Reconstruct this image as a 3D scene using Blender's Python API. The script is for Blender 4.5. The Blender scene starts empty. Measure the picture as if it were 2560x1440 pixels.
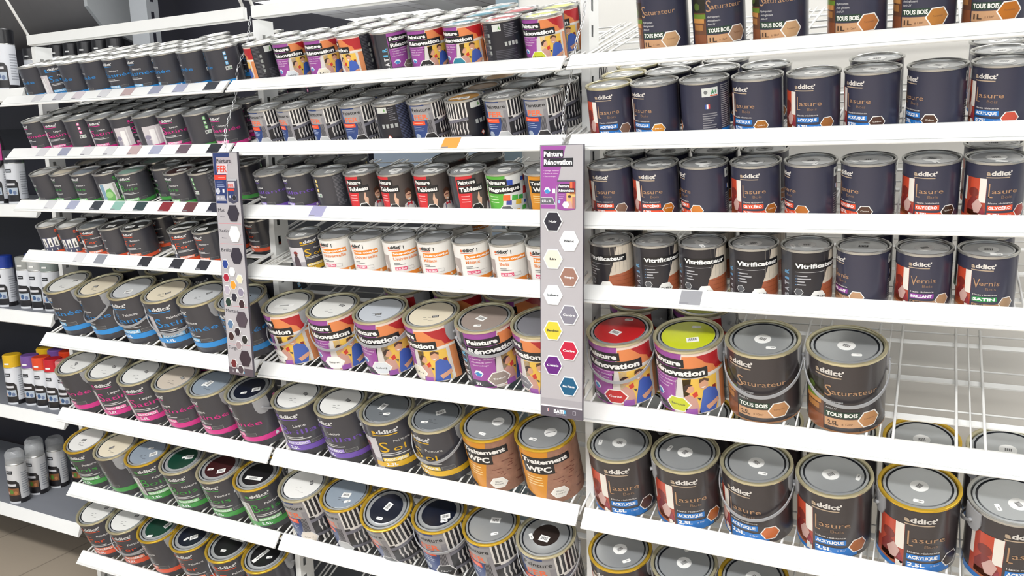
import bpy, math, random
from mathutils import Vector, Matrix
from mathutils.geometry import tessellate_polygon
random.seed(7)
sc = bpy.context.scene
col = sc.collection
PI = math.pi
def R_(d): return math.radians(d)

# ------------------------------------------------------------------ camera, world, lights, exposure
cam_d = bpy.data.cameras.new('camera'); cam = bpy.data.objects.new('camera', cam_d); col.objects.link(cam)
CP = Vector((2.71858, -1.67629, 1.43742)); YAW, PIT, ROL, FPX = -0.47332, 0.1776, -0.02699, 2039.6
_F = Vector((math.sin(YAW)*math.cos(PIT), math.cos(YAW)*math.cos(PIT), -math.sin(PIT)))
_Rr = Vector((math.cos(YAW), -math.sin(YAW), 0)); _Up = _Rr.cross(_F)
_R2 = math.cos(ROL)*_Rr + math.sin(ROL)*_Up; _U2 = -math.sin(ROL)*_Rr + math.cos(ROL)*_Up
cam.matrix_world = Matrix(((_R2.x, _U2.x, -_F.x, CP.x), (_R2.y, _U2.y, -_F.y, CP.y), (_R2.z, _U2.z, -_F.z, CP.z), (0, 0, 0, 1)))
cam_d.sensor_width = 36; cam_d.lens = FPX/2560*36; cam_d.clip_start = .05; cam_d.clip_end = 60
sc.camera = cam
w = bpy.data.worlds.new('store_ambient'); sc.world = w; w.use_nodes = True
w.node_tree.nodes['Background'].inputs[0].default_value = (.86, .93, 1, 1)
w.node_tree.nodes['Background'].inputs[1].default_value = .40
def area(name, loc, sx, sy, power, rot=(0, 0, 0), colr=(1, .985, .96)):
    d = bpy.data.lights.new(name, 'AREA'); d.shape = 'RECTANGLE'; d.size = sx; d.size_y = sy; d.energy = power; d.color = colr
    o = bpy.data.objects.new(name, d); col.objects.link(o); o.location = loc; o.rotation_euler = rot
    return o
ZC = 2.56
LAMPS = ((1.9, -1.75, 5.6, .34, 92), (1.9, -3.6, 6.1, .34, 74), (1.9, .30, 5.0, .24, 20), (-2.2, 3.2, 3.5, 1.3, 44))
for x, y, sx, sy, pw in LAMPS:      # pendant tube lamps shine down; an uplight added above each brightens the ceiling
    area('tube_light', (x, y, 2.395), sx-.1, sy-.06, pw)
    area('added_uplight', (x, y, 2.425), sx-.1, sy-.06, pw*(.42 if y < 2 else 1.4), (PI, 0, 0))
sc.cycles.max_bounces = 7; sc.cycles.diffuse_bounces = 3; sc.cycles.glossy_bounces = 3; sc.cycles.transmission_bounces = 4
sc.view_settings.view_transform = 'Standard'; sc.view_settings.look = 'None'
sc.view_settings.exposure = 0.20; sc.view_settings.gamma = 1.0; sc.view_settings.use_curve_mapping = False

# ------------------------------------------------------------------ materials
def lin(c):
    if isinstance(c, str): c = tuple(int(c[i:i+2], 16)/255 for i in (0, 2, 4))
    return tuple(x/12.92 if x <= .04045 else ((x+.055)/1.055)**2.4 for x in c)
M = {}
def mat(key, colr, rough=.45, metal=0., noise=.04, nscale=30, coat=0., spec=.5, emit=0, alpha=1., trans=0.):
    if key in M: return M[key]
    m = bpy.data.materials.new(key); m.use_nodes = True; nt = m.node_tree; b = nt.nodes['Principled BSDF']
    c = lin(colr)
    b.inputs['Roughness'].default_value = rough; b.inputs['Metallic'].default_value = metal
    b.inputs['Specular IOR Level'].default_value = spec; b.inputs['Coat Weight'].default_value = coat
    b.inputs['Coat Roughness'].default_value = .15
    if trans: b.inputs['Transmission Weight'].default_value = trans
    if alpha < 1: b.inputs['Alpha'].default_value = alpha
    if noise:
        tc = nt.nodes.new('ShaderNodeTexCoord'); n = nt.nodes.new('ShaderNodeTexNoise'); n.inputs['Scale'].default_value = nscale
        n.inputs['Detail'].default_value = 3
        r = nt.nodes.new('ShaderNodeMapRange'); r.inputs[3].default_value = 1-noise; r.inputs[4].default_value = 1+noise
        mx = nt.nodes.new('ShaderNodeVectorMath'); mx.operation = 'SCALE'; mx.inputs[0].default_value = c
        nt.links.new(tc.outputs['Object'], n.inputs['Vector']); nt.links.new(n.outputs['Fac'], r.inputs[0])
        nt.links.new(r.outputs[0], mx.inputs['Scale']); nt.links.new(mx.outputs[0], b.inputs['Base Color'])
    else: b.inputs['Base Color'].default_value = (*c, 1)
    if emit: b.inputs['Emission Color'].default_value = (*c, 1); b.inputs['Emission Strength'].default_value = emit
    M[key] = m; return m
def ink(h): return mat('print_'+h, h, .38, coat=.35, noise=0)
WHITE = mat('white_enamel', 'f8f9f7', .35, noise=.01, coat=.2)
WHITE2 = mat('white_wire', 'e9e9e6', .4, noise=.02)
STEEL = mat('tin_rim_silver', 'c9c9c5', .27, .8, noise=.03, nscale=60)
PALEGOLD = mat('tin_rim_pale_gold', 'ded6b2', .25, .7, noise=.03, nscale=60)
GOLD = mat('tin_rim_gold', 'ecc344', .25, .7, noise=.03, nscale=60)
LIDM = mat('tin_lid_grey', 'c4c6c7', .30, .5, noise=.05, nscale=25)
LIDL = mat('tin_lid_grey_blue', 'c8ccce', .28, .62, noise=.05, nscale=25)
GASK = mat('dark_gasket', '1c2028', .4, noise=.05)
GREYP = mat('grey_plastic', 'a2a3a6', .42, noise=.02)
PAPER = mat('sticker_paper', 'efefec', .6, noise=.02)
INKD = mat('sticker_ink', '3a3a3c', .6, noise=0)
def rooms_mat(key, colr, rough, scale, mortar='c0b8ac', w_=.5, h_=.5, ms=.006):
    m = bpy.data.materials.new(key); m.use_nodes = True; nt = m.node_tree; b = nt.nodes['Principled BSDF']
    tc = nt.nodes.new('ShaderNodeTexCoord'); br = nt.nodes.new('ShaderNodeTexBrick'); br.offset = 0
    c = lin(colr); br.inputs['Color1'].default_value = (*c, 1); br.inputs['Color2'].default_value = (*[x*.94 for x in c], 1)
    br.inputs['Mortar'].default_value = (*lin(mortar), 1); br.inputs['Scale'].default_value = scale
    br.inputs['Mortar Size'].default_value = ms; br.inputs['Brick Width'].default_value = w_; br.inputs['Row Height'].default_value = h_
    nt.links.new(tc.outputs['Object'], br.inputs['Vector']); nt.links.new(br.outputs['Color'], b.inputs['Base Color'])
    b.inputs['Roughness'].default_value = rough
    return m
M_FLOOR = rooms_mat('beige_floor_tiles', 'b7aa98', .35, 1, '95897a', .4, .4, .004)
M_CEIL = rooms_mat('ceiling_tiles', 'e3e6ec', .8, 1, 'b4b4bc', .6, .6, .01)

# ------------------------------------------------------------------ mesh builder
class MB:
    def __init__(s): s.v = []; s.f = []; s.m = []; s.sm = []
    def quad(s, a, b, c, d, m=0, sm=False):
        n = len(s.v); s.v += [a, b, c, d]; s.f.append((n, n+1, n+2, n+3)); s.m.append(m); s.sm.append(sm)
    def box(s, x0, x1, y0, y1, z0, z1, m=0, mx=None):
        P = [(x, y, z) for z in (z0, z1) for y in (y0, y1) for x in (x0, x1)]
        if mx is not None: P = [tuple(mx @ Vector(p)) for p in P]
        n = len(s.v); s.v += P
        for f in ((0, 2, 3, 1), (4, 5, 7, 6), (0, 1, 5, 4), (2, 6, 7, 3), (0, 4, 6, 2), (1, 3, 7, 5)):
            s.f.append(tuple(n+i for i in f)); s.m.append(m); s.sm.append(False)
    def prism(s, poly, axis, a, b, m=0):
        # poly of 2D points extruded along axis 'x','y','z' from a to b
        def P(p, t): return {'x': (t, p[0], p[1]), 'y': (p[0], t, p[1]), 'z': (p[0], p[1], t)}[axis]
        n = len(s.v); k = len(poly); s.v += [P(p, a) for p in poly]+[P(p, b) for p in poly]
        s.f += [tuple(range(n, n+k)), tuple(range(n+2*k-1, n+k-1, -1))]; s.m += [m, m]; s.sm += [False]*2
        for i in range(k):
            j = (i+1) % k; s.f.append((n+i, n+k+i, n+k+j, n+j)); s.m.append(m); s.sm.append(False)
    def tube(s, pts, r, m=0, k=8, cap=True, closed=False, flat=None):
        pts = [Vector(p) for p in pts]; N = len(pts); n0 = len(s.v); prev = None
        for i, p in enumerate(pts):
            if closed: d = pts[(i+1) % N]-pts[i-1]
            else: d = pts[min(i+1, N-1)]-pts[max(i-1, 0)]
            d.normalize()
            if prev is None:
                u = d.cross(Vector((0, 0, 1)))
                if u.length < .1: u = d.cross(Vector((1, 0, 0)))
            else: u = prev-d*prev.dot(d)
            u.normalize(); v = d.cross(u); prev = u
            for j in range(k):
                t = 2*PI*j/k; a, b = math.cos(t)*r, math.sin(t)*r
                if flat: a *= flat[0]; b *= flat[1]
                s.v.append(tuple(p+u*a+v*b))
        for i in range(N if closed else N-1):
            for j in range(k):
                a = n0+i*k+j; b = n0+i*k+(j+1) % k; i2 = (i+1) % N
                s.f.append((a, b, n0+i2*k+(j+1) % k, n0+i2*k+j)); s.m.append(m); s.sm.append(True)
        if cap and not closed:
            s.f.append(tuple(n0+k-1-j for j in range(k))); s.f.append(tuple(n0+(N-1)*k+j for j in range(k))); s.m += [m, m]; s.sm += [False]*2
    def lathe(s, prof, seg=60, m=0, cx=0, cy=0):
        # prof: list of (r, z[, mat]) bottom-outside to top; r=0 closes
        n0 = len(s.v); k = seg
        for p in prof:
            for j in range(k):
                t = 2*PI*j/k; s.v.append((cx+p[0]*math.sin(t), cy-p[0]*math.cos(t), p[1]))
        for i in range(len(prof)-1):
            mm = prof[i+1][2] if len(prof[i+1]) > 2 else m
            for j in range(k):
                a = n0+i*k+j; b = n0+i*k+(j+1) % k
                s.f.append((a, b, b+k, a+k)); s.m.append(mm); s.sm.append(False)
    def mesh(s, name, mats, smooth=None):
        me = bpy.data.meshes.new(name); me.from_pydata(s.v, [], s.f); me.update()
        for m in mats: me.materials.append(m)
        me.polygons.foreach_set('material_index', s.m)
        if smooth is not None:
            me.polygons.foreach_set('use_smooth', [True]*len(s.f)); 
            if smooth < 180:
                me.set_sharp_from_angle(angle=R_(smooth))
        else: me.polygons.foreach_set('use_smooth', s.sm)
        return me
def link(name, me, parent=None, mx=None):
    o = bpy.data.objects.new(name, me); col.objects.link(o)
    if parent is not None: o.parent = parent
    if mx is not None: o.matrix_local = mx
    return o
def empty(name, loc=(0, 0, 0)):
    o = bpy.data.objects.new(name, None); o.empty_display_size = .05; col.objects.link(o); o.location = loc; return o
def tag(o, label, cat, group=None):
    n = len(label.split()); assert 4 <= n <= 16, label
    o['label'] = label; o['category'] = cat
    if group: o['group'] = group
def struct(name, mb, mats, smooth=None):
    o = link(name, mb.mesh(name, mats, smooth)); o['kind'] = 'structure'; return o

# ------------------------------------------------------------------ flat art (printed labels), mapped flat or on a cylinder
_tc = {}
def glyphs(txt, bold):
    k = (txt, bold)
    if k not in _tc:
        c = bpy.data.curves.new('lettering', 'FONT'); c.body = txt; c.size = 1; c.resolution_u = 2; c.offset = bold
        o = bpy.data.objects.new('lettering', c); me = o.to_mesh(); me.calc_loop_triangles()
        P = [(v.co.x, v.co.y) for v in me.vertices]; T = [tuple(t.vertices) for t in me.loop_triangles]
        o.to_mesh_clear(); bpy.data.objects.remove(o); bpy.data.curves.remove(c)
        xs = [p[0] for p in P] or [0, 1]
        _tc[k] = (P, T, min(xs), max(xs))
    return _tc[k]
class Art:
    """coordinates: x in degrees (cylinder) or metres (flat), y as a fraction of the height H; kx = metres per x unit"""
    def __init__(s, H, kx): s.H = H; s.kx = kx; s.t = []; s.mats = []; s.xm = None
    def mi(s, m):
        if isinstance(m, str): m = ink(m)
        if m not in s.mats: s.mats.append(m)
        return s.mats.index(m)
    def poly(s, pts, m, lay=1):
        i = s.mi(m)
        for t in tessellate_polygon([[Vector((p[0], p[1]*s.H, 0)) for p in pts]]):
            s.t.append(([(pts[k][0], pts[k][1]) for k in t], i, lay))
    def rect(s, x0, x1, y0, y1, m, lay=1, sl=0, rise=0):
        s.poly([(x0, y0), (x1, y0+rise), (x1+sl, y1+rise), (x0+sl, y1)], m, lay)
    def ell(s, x, y, rx, ry, m, lay=2, n=14):   # radii in fractions of H
        s.poly([(x+rx*s.H/s.kx*math.cos(2*PI*k/n), y+ry*math.sin(2*PI*k/n)) for k in range(n)], m, lay)
    def hexa(s, x, y, r, m, lay=4, border='f3f1ec', bw=1.14, fx=1.15, flatx=True):
        H6 = [(math.cos(PI/3*k), math.sin(PI/3*k)) for k in range(6)]
        def P(q): return [(x+a*q*fx*s.H/s.kx, y+b*q) for a, b in H6]
        if border: s.poly(P(r*bw), border, lay)
        s.poly(P(r), m, lay+1)
    def text(s, txt, x, y, h, m, w=None, bold=0., lay=6, rise=0., al='l', sh=0.):
        P, T, x0, x1 = glyphs(txt, bold); i = s.mi(m)
        sy = h/.73; sx = (w/(x1-x0)) if w else (h*s.H/s.kx/.73*.95)
        W = (x1-x0)*sx; off = {'l': 0, 'c': -W/2, 'r': -W}[al]
        Q = [(x+off+(p[0]-x0)*sx+sh*p[1]*sy*s.H/s.kx, y+p[1]*sy+rise*(p[0]-x0)/(x1-x0)) for p in P]
        for t in T: s.t.append(([Q[k] for k in t], i, lay))
    def lines(s, x0, x1, y0, y1, n, m, lay=3, seed=1):
        r = random.Random(seed); d = (y0-y1)/n
        for k in range(n):
            s.rect(x0, x0+(x1-x0)*r.uniform(.55, 1), y0-k*d-d*.45, y0-k*d, m, lay)
    def build(s, name, R=None, base=None, profile=None, step=6., eps=.00013):
        V = []; F = []; MI = []; NR = []
        if R:
            mats = [base]+s.mats; n = int(360/step)
            prof = profile or [(R, 0), (R, s.H)]
            for i in range(len(prof)-1):
                for j in range(n):
                    a, b = R_(j*step), R_((j+1)*step); k = len(V)
                    for t, p in ((a, prof[i]), (b, prof[i]), (b, prof[i+1]), (a, prof[i+1])):
                        V.append((p[0]*math.sin(t), -p[0]*math.cos(t), p[1])); NR.append((math.sin(t), -math.cos(t), 0))
                    F.append((k, k+1, k+2, k+3)); MI.append(0)
            k = len(V); r0 = prof[0][0]
            for j in range(n):
                t = R_(j*step); V.append((r0*math.sin(t), -r0*math.cos(t), prof[0][1])); NR.append((0, 0, -1))
            F.append(tuple(range(k+n-1, k-1, -1))); MI.append(0)
            for tri, mi, lay in s.t:
                if s.xm: tri = [(s.xm(p[0]), p[1]) for p in tri]
                xs = [p[0] for p in tri]; lo = math.floor(min(xs)/step); hi = math.ceil(max(xs)/step-1e-9)
                for c in range(lo, max(hi, lo+1)):
                    poly = tri
                    for sgn, lim in ((1, c*step), (-1, (c+1)*step)):
                        out = []
                        for q in range(len(poly)):
                            A, B = poly[q], poly[(q+1) % len(poly)]
                            da, db = sgn*(A[0]-lim), sgn*(B[0]-lim)
                            if da >= 0: out.append(A)
                            if (da > 0 and db < 0) or (da < 0 and db > 0):
                                f = da/(da-db); out.append((lim, A[1]+(B[1]-A[1])*f))
                        poly = out
                        if len(poly) < 3: break
                    if len(poly) < 3: continue
                    ar = sum(poly[q][0]*poly[(q+1) % len(poly)][1]-poly[(q+1) % len(poly)][0]*poly[q][1] for q in range(len(poly)))
                    if abs(ar) < 1e-7: continue
                    if ar < 0: poly = poly[::-1]
                    k = len(V); t0, t1 = R_(c*step), R_((c+1)*step); r = R+eps*lay
                    A = (r*math.sin(t0), -r*math.cos(t0)); B = (r*math.sin(t1), -r*math.cos(t1))
                    for p in poly:
                        f = (p[0]-c*step)/step; f = min(max(f, 0), 1); yy = min(max(p[1], .004), .996)
                        x, y = A[0]+(B[0]-A[0])*f, A[1]+(B[1]-A[1])*f; tt = R_(p[0])
                        V.append((x, y, yy*s.H)); NR.append((math.sin(tt), -math.cos(tt), 0))
                    F.append(tuple(range(k, k+len(poly)))); MI.append(mi+1)
        else:
            mats = s.mats
            for tri, mi, lay in s.t:
                ar = (tri[1][0]-tri[0][0])*(tri[2][1]-tri[0][1])-(tri[2][0]-tri[0][0])*(tri[1][1]-tri[0][1])
                if ar < 0: tri = tri[::-1]
                k = len(V)
                for p in tri: V.append((p[0], -eps*lay, p[1]*s.H)); NR.append((0, -1, 0))
                F.append((k, k+1, k+2)); MI.append(mi)
        me = bpy.data.meshes.new(name); me.from_pydata(V, [], F)
        for m in mats: me.materials.append(m)
        me.polygons.foreach_set('material_index', MI); me.polygons.foreach_set('use_smooth', [True]*len(F))
        me.update(); me.normals_split_custom_set_from_vertices(NR)
        return me

# ------------------------------------------------------------------ label designs
DARK = mat('dark_printed_tin', '3e3e45', .33, coat=.4, noise=.03)
DARKW = mat('warm_dark_printed_tin', '3b3638', .33, coat=.4, noise=.03)
DARKB = mat('dark_blue_printed_tin', '36374a', .33, coat=.4, noise=.03)
PALE = mat('white_printed_tin', 'e6e4df', .4, coat=.3, noise=.02)
BROWNST = mat('stone_print', 'a07560', .5, noise=.35, nscale=60)
def back_panel(A, c, icons=True, dark=None, col2='8c8c90'):
    if dark: A.rect(100, 262, 0, 1, dark, 1)
    A.rect(112, 150, .74, .90, 'd9dcd8', 3); A.text('A+', 133, .78, .09, '3a8a5a', bold=.03, lay=6, w=14); A.rect(131, 149, .745, .765, 'd05a3a', 4)
    A.ell(121, .82, .035, .035, '77797a', 4)
    A.rect(118, 122, .52, .60, '3d57a0', 3); A.rect(122, 126, .52, .60, 'eeeeee', 3); A.rect(126, 130, .52, .60, 'c03a3a', 3)
    A.lines(158, 205, .92, .12, 22, col2, 3, 5)
    A.lines(112, 150, .44, .06, 9, col2, 3, 6)
def icons(A, c):
    for k in range(3): A.rect(88, 97, .80-.13*k, .89-.13*k, c, 3); A.ell(92.5, .845-.13*k, .02, .025, 'f0f0f0', 4, 8)
    A.rect(84, 106, .40, .50, 'd6d8d4', 3); A.text('A+', 96, .42, .06, '3a8a5a', bold=.03, w=8); A.ell(89, .45, .025, .03, '66686a', 4, 8)
def addict(A, c, acc=None, y=.80, x=-30, w=46, h=.085, a0=None):
    A.text('a', x, y, h, acc or c, w=w*.17, bold=.04); A.text("ddict'", x+w*.185, y, h, c, w=w*.82, bold=.04)
    A.rect(x, x+w*.93, y-.045, y-.028, acc or c, 4)
def pic_room(A, tint):
    A.rect(-104, -40, .02, .70, 'cfc9cc', 2); A.rect(-80, -62, .05, .60, 'f1efee', 3); A.rect(-58, -54, .05, .66, 'e5e2e2', 3)
    A.rect(-104, -84, .02, .30, '9b96a4', 3); A.ell(-92, .38, .09, .07, tint, 4)
def pic_green(A):
    A.rect(-104, -40, .02, .70, 'd8d9d8', 2); A.rect(-100, -84, .2, .68, '7f9fb5', 3)
    A.poly([(-86, .05), (-60, .05), (-52, .3), (-62, .55), (-78, .5), (-90, .3)], '6fae62', 3); A.ell(-72, .34, .11, .10, '9ccb86', 4)
    A.rect(-50, -42, .06, .68, 'a9a3a2', 3)
def pic_fer(A):
    A.rect(-110, -42, .03, .62, '4a4d66', 2)
    for x in (-104, -80, -58): A.rect(x, x+16, .30, .60, 'eceae6', 3); A.poly([(x+8, .57), (x+4, .33), (x+12, .33)], '4a4a4c', 4); A.poly([(x+2, .24), (x+7, .24), (x+4, .12)], 'e6e2d8', 3)
def pic_wood(A):
    A.rect(-88, -38, .02, .74, 'a8402c', 2); A.rect(-88, -81, .35, .74, 'd9d4cc', 3); A.rect(-72, -52, .50, .74, 'c2482c', 3); A.ell(-64, .50, .09, .08, '7a2a20', 4); A.rect(-52, -38.5, .34, .74, 'e9e4da', 3)
    A.poly([(-78, .30), (-64, .46), (-52, .38), (-44, .30), (-40, .14), (-56, .10), (-78, .12)], '7a2420', 3)
    A.poly([(-66, .28), (-54, .40), (-44, .30), (-50, .16), (-60, .16)], 'c9a39b', 4)
    A.rect(-78, -52, .02, .20, 'a6582f', 3); A.rect(-50, -39, .03, .14, 'e6e0d6', 5); A.poly([(-48, .2), (-42, .26), (-38, .12), (-42, .1)], '8e2a3a', 5)
def pic_deck(A):
    A.rect(-76, -38, .02, .74, '6b4530', 2); A.rect(-76, -38, .52, .74, '2c2a20', 3); A.ell(-62, .60, .06, .05, '566b2e', 4)
    A.rect(-76, -38, .44, .50, '6d8a2f', 4); A.rect(-76, -42, .38, .44, 'c98f4f', 5); A.rect(-72, -46, .28, .36, 'b07a44', 4); A.rect(-76, -38, .02, .22, '8a5132', 4)
def pic_child(A):
    A.rect(-100, -38, .03, .72, 'cfccd0', 2); A.rect(-100, -38, .03, .3, 'a4a0a6', 3)
    A.ell(-66, .56, .07, .05, '8c2f30', 5); A.ell(-66, .50, .05, .05, '4a2f2a', 6); A.poly([(-76, .45), (-58, .45), (-54, .2), (-60, .04), (-72, .04), (-80, .2)], '4a3c46', 5)
def house(A, x, y, c='e8eef2', s=.03):
    q = s*A.H/A.kx; A.poly([(x-q, y-s), (x+q, y-s), (x+q, y+s*.5), (x, y+s*1.4), (x-q, y+s*.5)], c, 5)
def xscale(x0, x1, k):
    # stretches the printed front between x0 and x1, and moves what follows on round the can
    return lambda x: x if x <= x0 else (x0+(x-x0)*k if x <= x1 else min(x0+(x1-x0)*k+(x-x1)*(262-(x0+(x1-x0)*k))/(262-x1), 262))
def d_addict(A, k, big):
    A.xm = lambda x: x if x <= -42 else (-42+(x+42)*1.4 if x <= 48 else x+36 if x < 150 else x+36*(262-x)/112)
    P = {'blue': ('2a8fd8', '7cc0ec', 'Peinture', 'Satinée', 'ACRYLIQUE', 'room'),
         'pink': ('d8308c', 'f07ab2', 'Laque', 'Satinée', 'GLYCÉRO', 'room'),
         'green': ('3f9a44', '8fcf8c', 'Peinture', 'Bois', 'MICROPOREUSE', 'green'),
         'fer': ('e0532c', 'f08a66', 'Peinture', 'Fer', 'GLYCÉRO', 'fer'),
         'violet': ('6f4fae', 'a58fd8', 'Laque', 'Brillante', 'GLYCÉRO', 'room'),
         'sol': ('e0b122', 'f2d25c', 'Peinture', 'Sol', 'ACRYLIQUE', 'child')}[k]
    c, c2, pre, word, tg, pc = P
    addict(A, 'd8d8d8', c, y=.82, x=-42, w=42, h=.075)
    {'room': lambda: pic_room(A, '8f8aa0'), 'green': lambda: pic_green(A), 'fer': lambda: pic_fer(A), 'child': lambda: pic_child(A)}[pc]()
    if word == 'Sol':
        A.text('S', -36, .44, .22, c, w=15, bold=.0); A.text('ol', -15, .45, .11, c, w=19, bold=.0); A.text(pre, -12, .62, .05, 'd8d8d4', w=26)
    else:
        A.text(word[0], -38, .47, .20, c, w=13, bold=-.005); A.text(word[1:], -24, .48, .10, c, w=11*len(word[1:]), bold=.0); A.text(pre, -14, .63, .055, 'e4e4e4', w=26 if len(pre) > 5 else 20, bold=.01)
    A.rect(-36, -4, .40, .417, 'cfcfcf', 4); A.rect(-36, 8, .365, .382, 'cfcfcf', 4)
    lo = .13 if big else .04
    A.rect(-36, 4, lo+.115, lo+.19, c2, 3); A.text(tg, -34, lo+.13, .045, 'f6f8fa', w=35, bold=.03)
    A.rect(6, 26, lo+.12, lo+.19, '7c7c7c', 3); A.rect(7, 25, lo+.128, lo+.182, '4c4c50', 4)
    A.rect(-104, 108, lo, lo+.105, c, 4); A.text('2,5L' if big else '0,5L', -33, lo+.03, .055, 'f0f4f8', w=18, bold=.03); house(A, 62, lo+.05)
    A.lines(158, 205, .92, .12, 22, '77777c', 3, 5); icons(A, c2)
def d_lasure(A, k, hexc, hxt, vol):
    tc = {'acryl': '1b74c4', 'glyc': 'e2502a', 'brill': '8c3f98', 'satin': '2c8f4c'}[k]
    band = tc if k in ('acryl', 'glyc') else 'b08a6a'
    tx = {'acryl': 'ACRYLIQUE', 'glyc': 'GLYCÉRO', 'brill': 'BRILLANT', 'satin': 'SATIN'}[k]
    wd = 'Lasure' if k in ('acryl', 'glyc') else 'Vernis'
    br = 'b8906c'
    addict(A, 'dcd8d2', 'b8a48c', y=.80, x=-40, w=46, h=.075)
    pic_wood(A)
    if wd == 'Lasure':
        A.rect(-34, -31.8, .43, .66, br, 4); A.rect(-34, -26, .43, .445, br, 4); A.text('asure', -28, .50, .085, br, w=48, bold=0)
    else:
        A.text('V', -34, .45, .18, br, w=13, bold=-.005); A.text('ernis', -22, .50, .085, br, w=38, bold=0)
    A.text('Bois', -10, .42, .05, '8f735c', w=20)
    A.text('Haute résistance', -33, .325, .030, 'd8d4d0', w=46, bold=.01)
    A.rect(-34, 14, .215, .30, tc, 4); A.text(tx, -32, .235, .048, 'f6f4f2', w=42, bold=.04)
    A.poly([(-104, .0), (-38, .0), (-38, .05), (-104, .10)], band, 4)
    A.poly([(-34, .0), (32, .03), (32, .19), (10, .17), (-34, .18)], band, 4)
    A.text(vol, -32, .115, .055, 'f4f2f0' if k in ('acryl', 'glyc') else '2c2622', w=24, bold=.04); A.text('± 8m²', 0, .12, .03, 'd8dce4', w=14)
    A.hexa(34, .18, .105, hexc, 5)
    if hxt: A.text(hxt, 34, .18, .025, 'f0ece4', w=17, al='c', lay=7, bold=.01)
    back_panel(A, tc); A.rect(158, 250, .0, .12, tc, 3)
def d_satur(A, hexc, vol):
    addict(A, 'dcd8d2', 'b8a48c', y=.84, x=-53, w=45, h=.07)
    pic_deck(A)
    A.text('S', -36, .53, .17, 'b8906c', w=11, bold=-.005); A.text('aturateur', -25, .565, .075, 'b8906c', w=68)
    for i, (t, ww) in enumerate((('Hydropotant', 26), ('Anti-glissant', 28), ('Anti-UV', 17))): A.text(t, -34, .45-.05*i, .028, 'cfd0d0', w=ww, bold=.01)
    A.rect(-36, 16, .235, .32, '23402f', 3); A.text('TOUS BOIS', -33, .25, .055, 'f0f0ea', w=46, bold=.04)
    A.rect(-36, 30, .09, .215, 'c79a72', 3); A.text(vol, -31, .12, .06, '4a3426', w=16, bold=.03); A.text('± 12m²', -10, .13, .03, '6a4a36', w=16)
    A.rect(-76, 100, .0, .03, 'a07450', 3)
    A.hexa(31, .20, .115, hexc, 5); A.text('Transparent', 31, .2, .022, '7a5236', w=19, al='c', lay=7)
    back_panel(A, '')
def people(A, x=0):
    sk = 'd9a282'
    A.rect(x-6, x+44, .02, .58, 'ecc052', 2)
    A.poly([(x-16, .55), (x+6, .58), (x+2, .3), (x-18, .02), (x-18, .3)], 'd9d3cf', 2)
    # man
    A.poly([(x+14, .02), (x+22, .38), (x+30, .42), (x+42, .36), (x+46, .22), (x+40, .02)], '3f5fb4', 4)
    A.ell(x+23, .47, .055, .075, sk, 5); A.poly([(x+16, .5), (x+17, .56), (x+24, .575), (x+31, .54), (x+30, .5), (x+24, .54)], '5a3a28', 6)
    A.poly([(x+18, .44), (x+26, .44), (x+22, .415)], 'f6f0ea', 6)
    A.poly([(x+24, .12), (x+44, .2), (x+47, .14), (x+28, .05)], sk, 5)
    # woman
    A.poly([(x-8, .02), (x-6, .28), (x+2, .33), (x+12, .26), (x+16, .02)], 'c9998c', 4); A.rect(x-4, x+12, .0, .10, '9a56a8', 5)
    A.ell(x+3, .42, .05, .065, sk, 5); A.poly([(x-4, .38), (x-5, .46), (x+1, .5), (x+8, .48), (x+2, .46), (x-1, .4)], '3a2520', 6)
    A.poly([(x+6, .34), (x+13, .38), (x+14, .3), (x+8, .28)], 'd2382c', 6); A.poly([(x+12, .28), (x+18, .26), (x+16, .22)], '3c3c46', 6)
    A.rect(x+46, x+50, .04, .17, 'e9e4dc', 5); A.rect(x+36, x+42, .34, .42, '8a2a20', 3)
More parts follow.
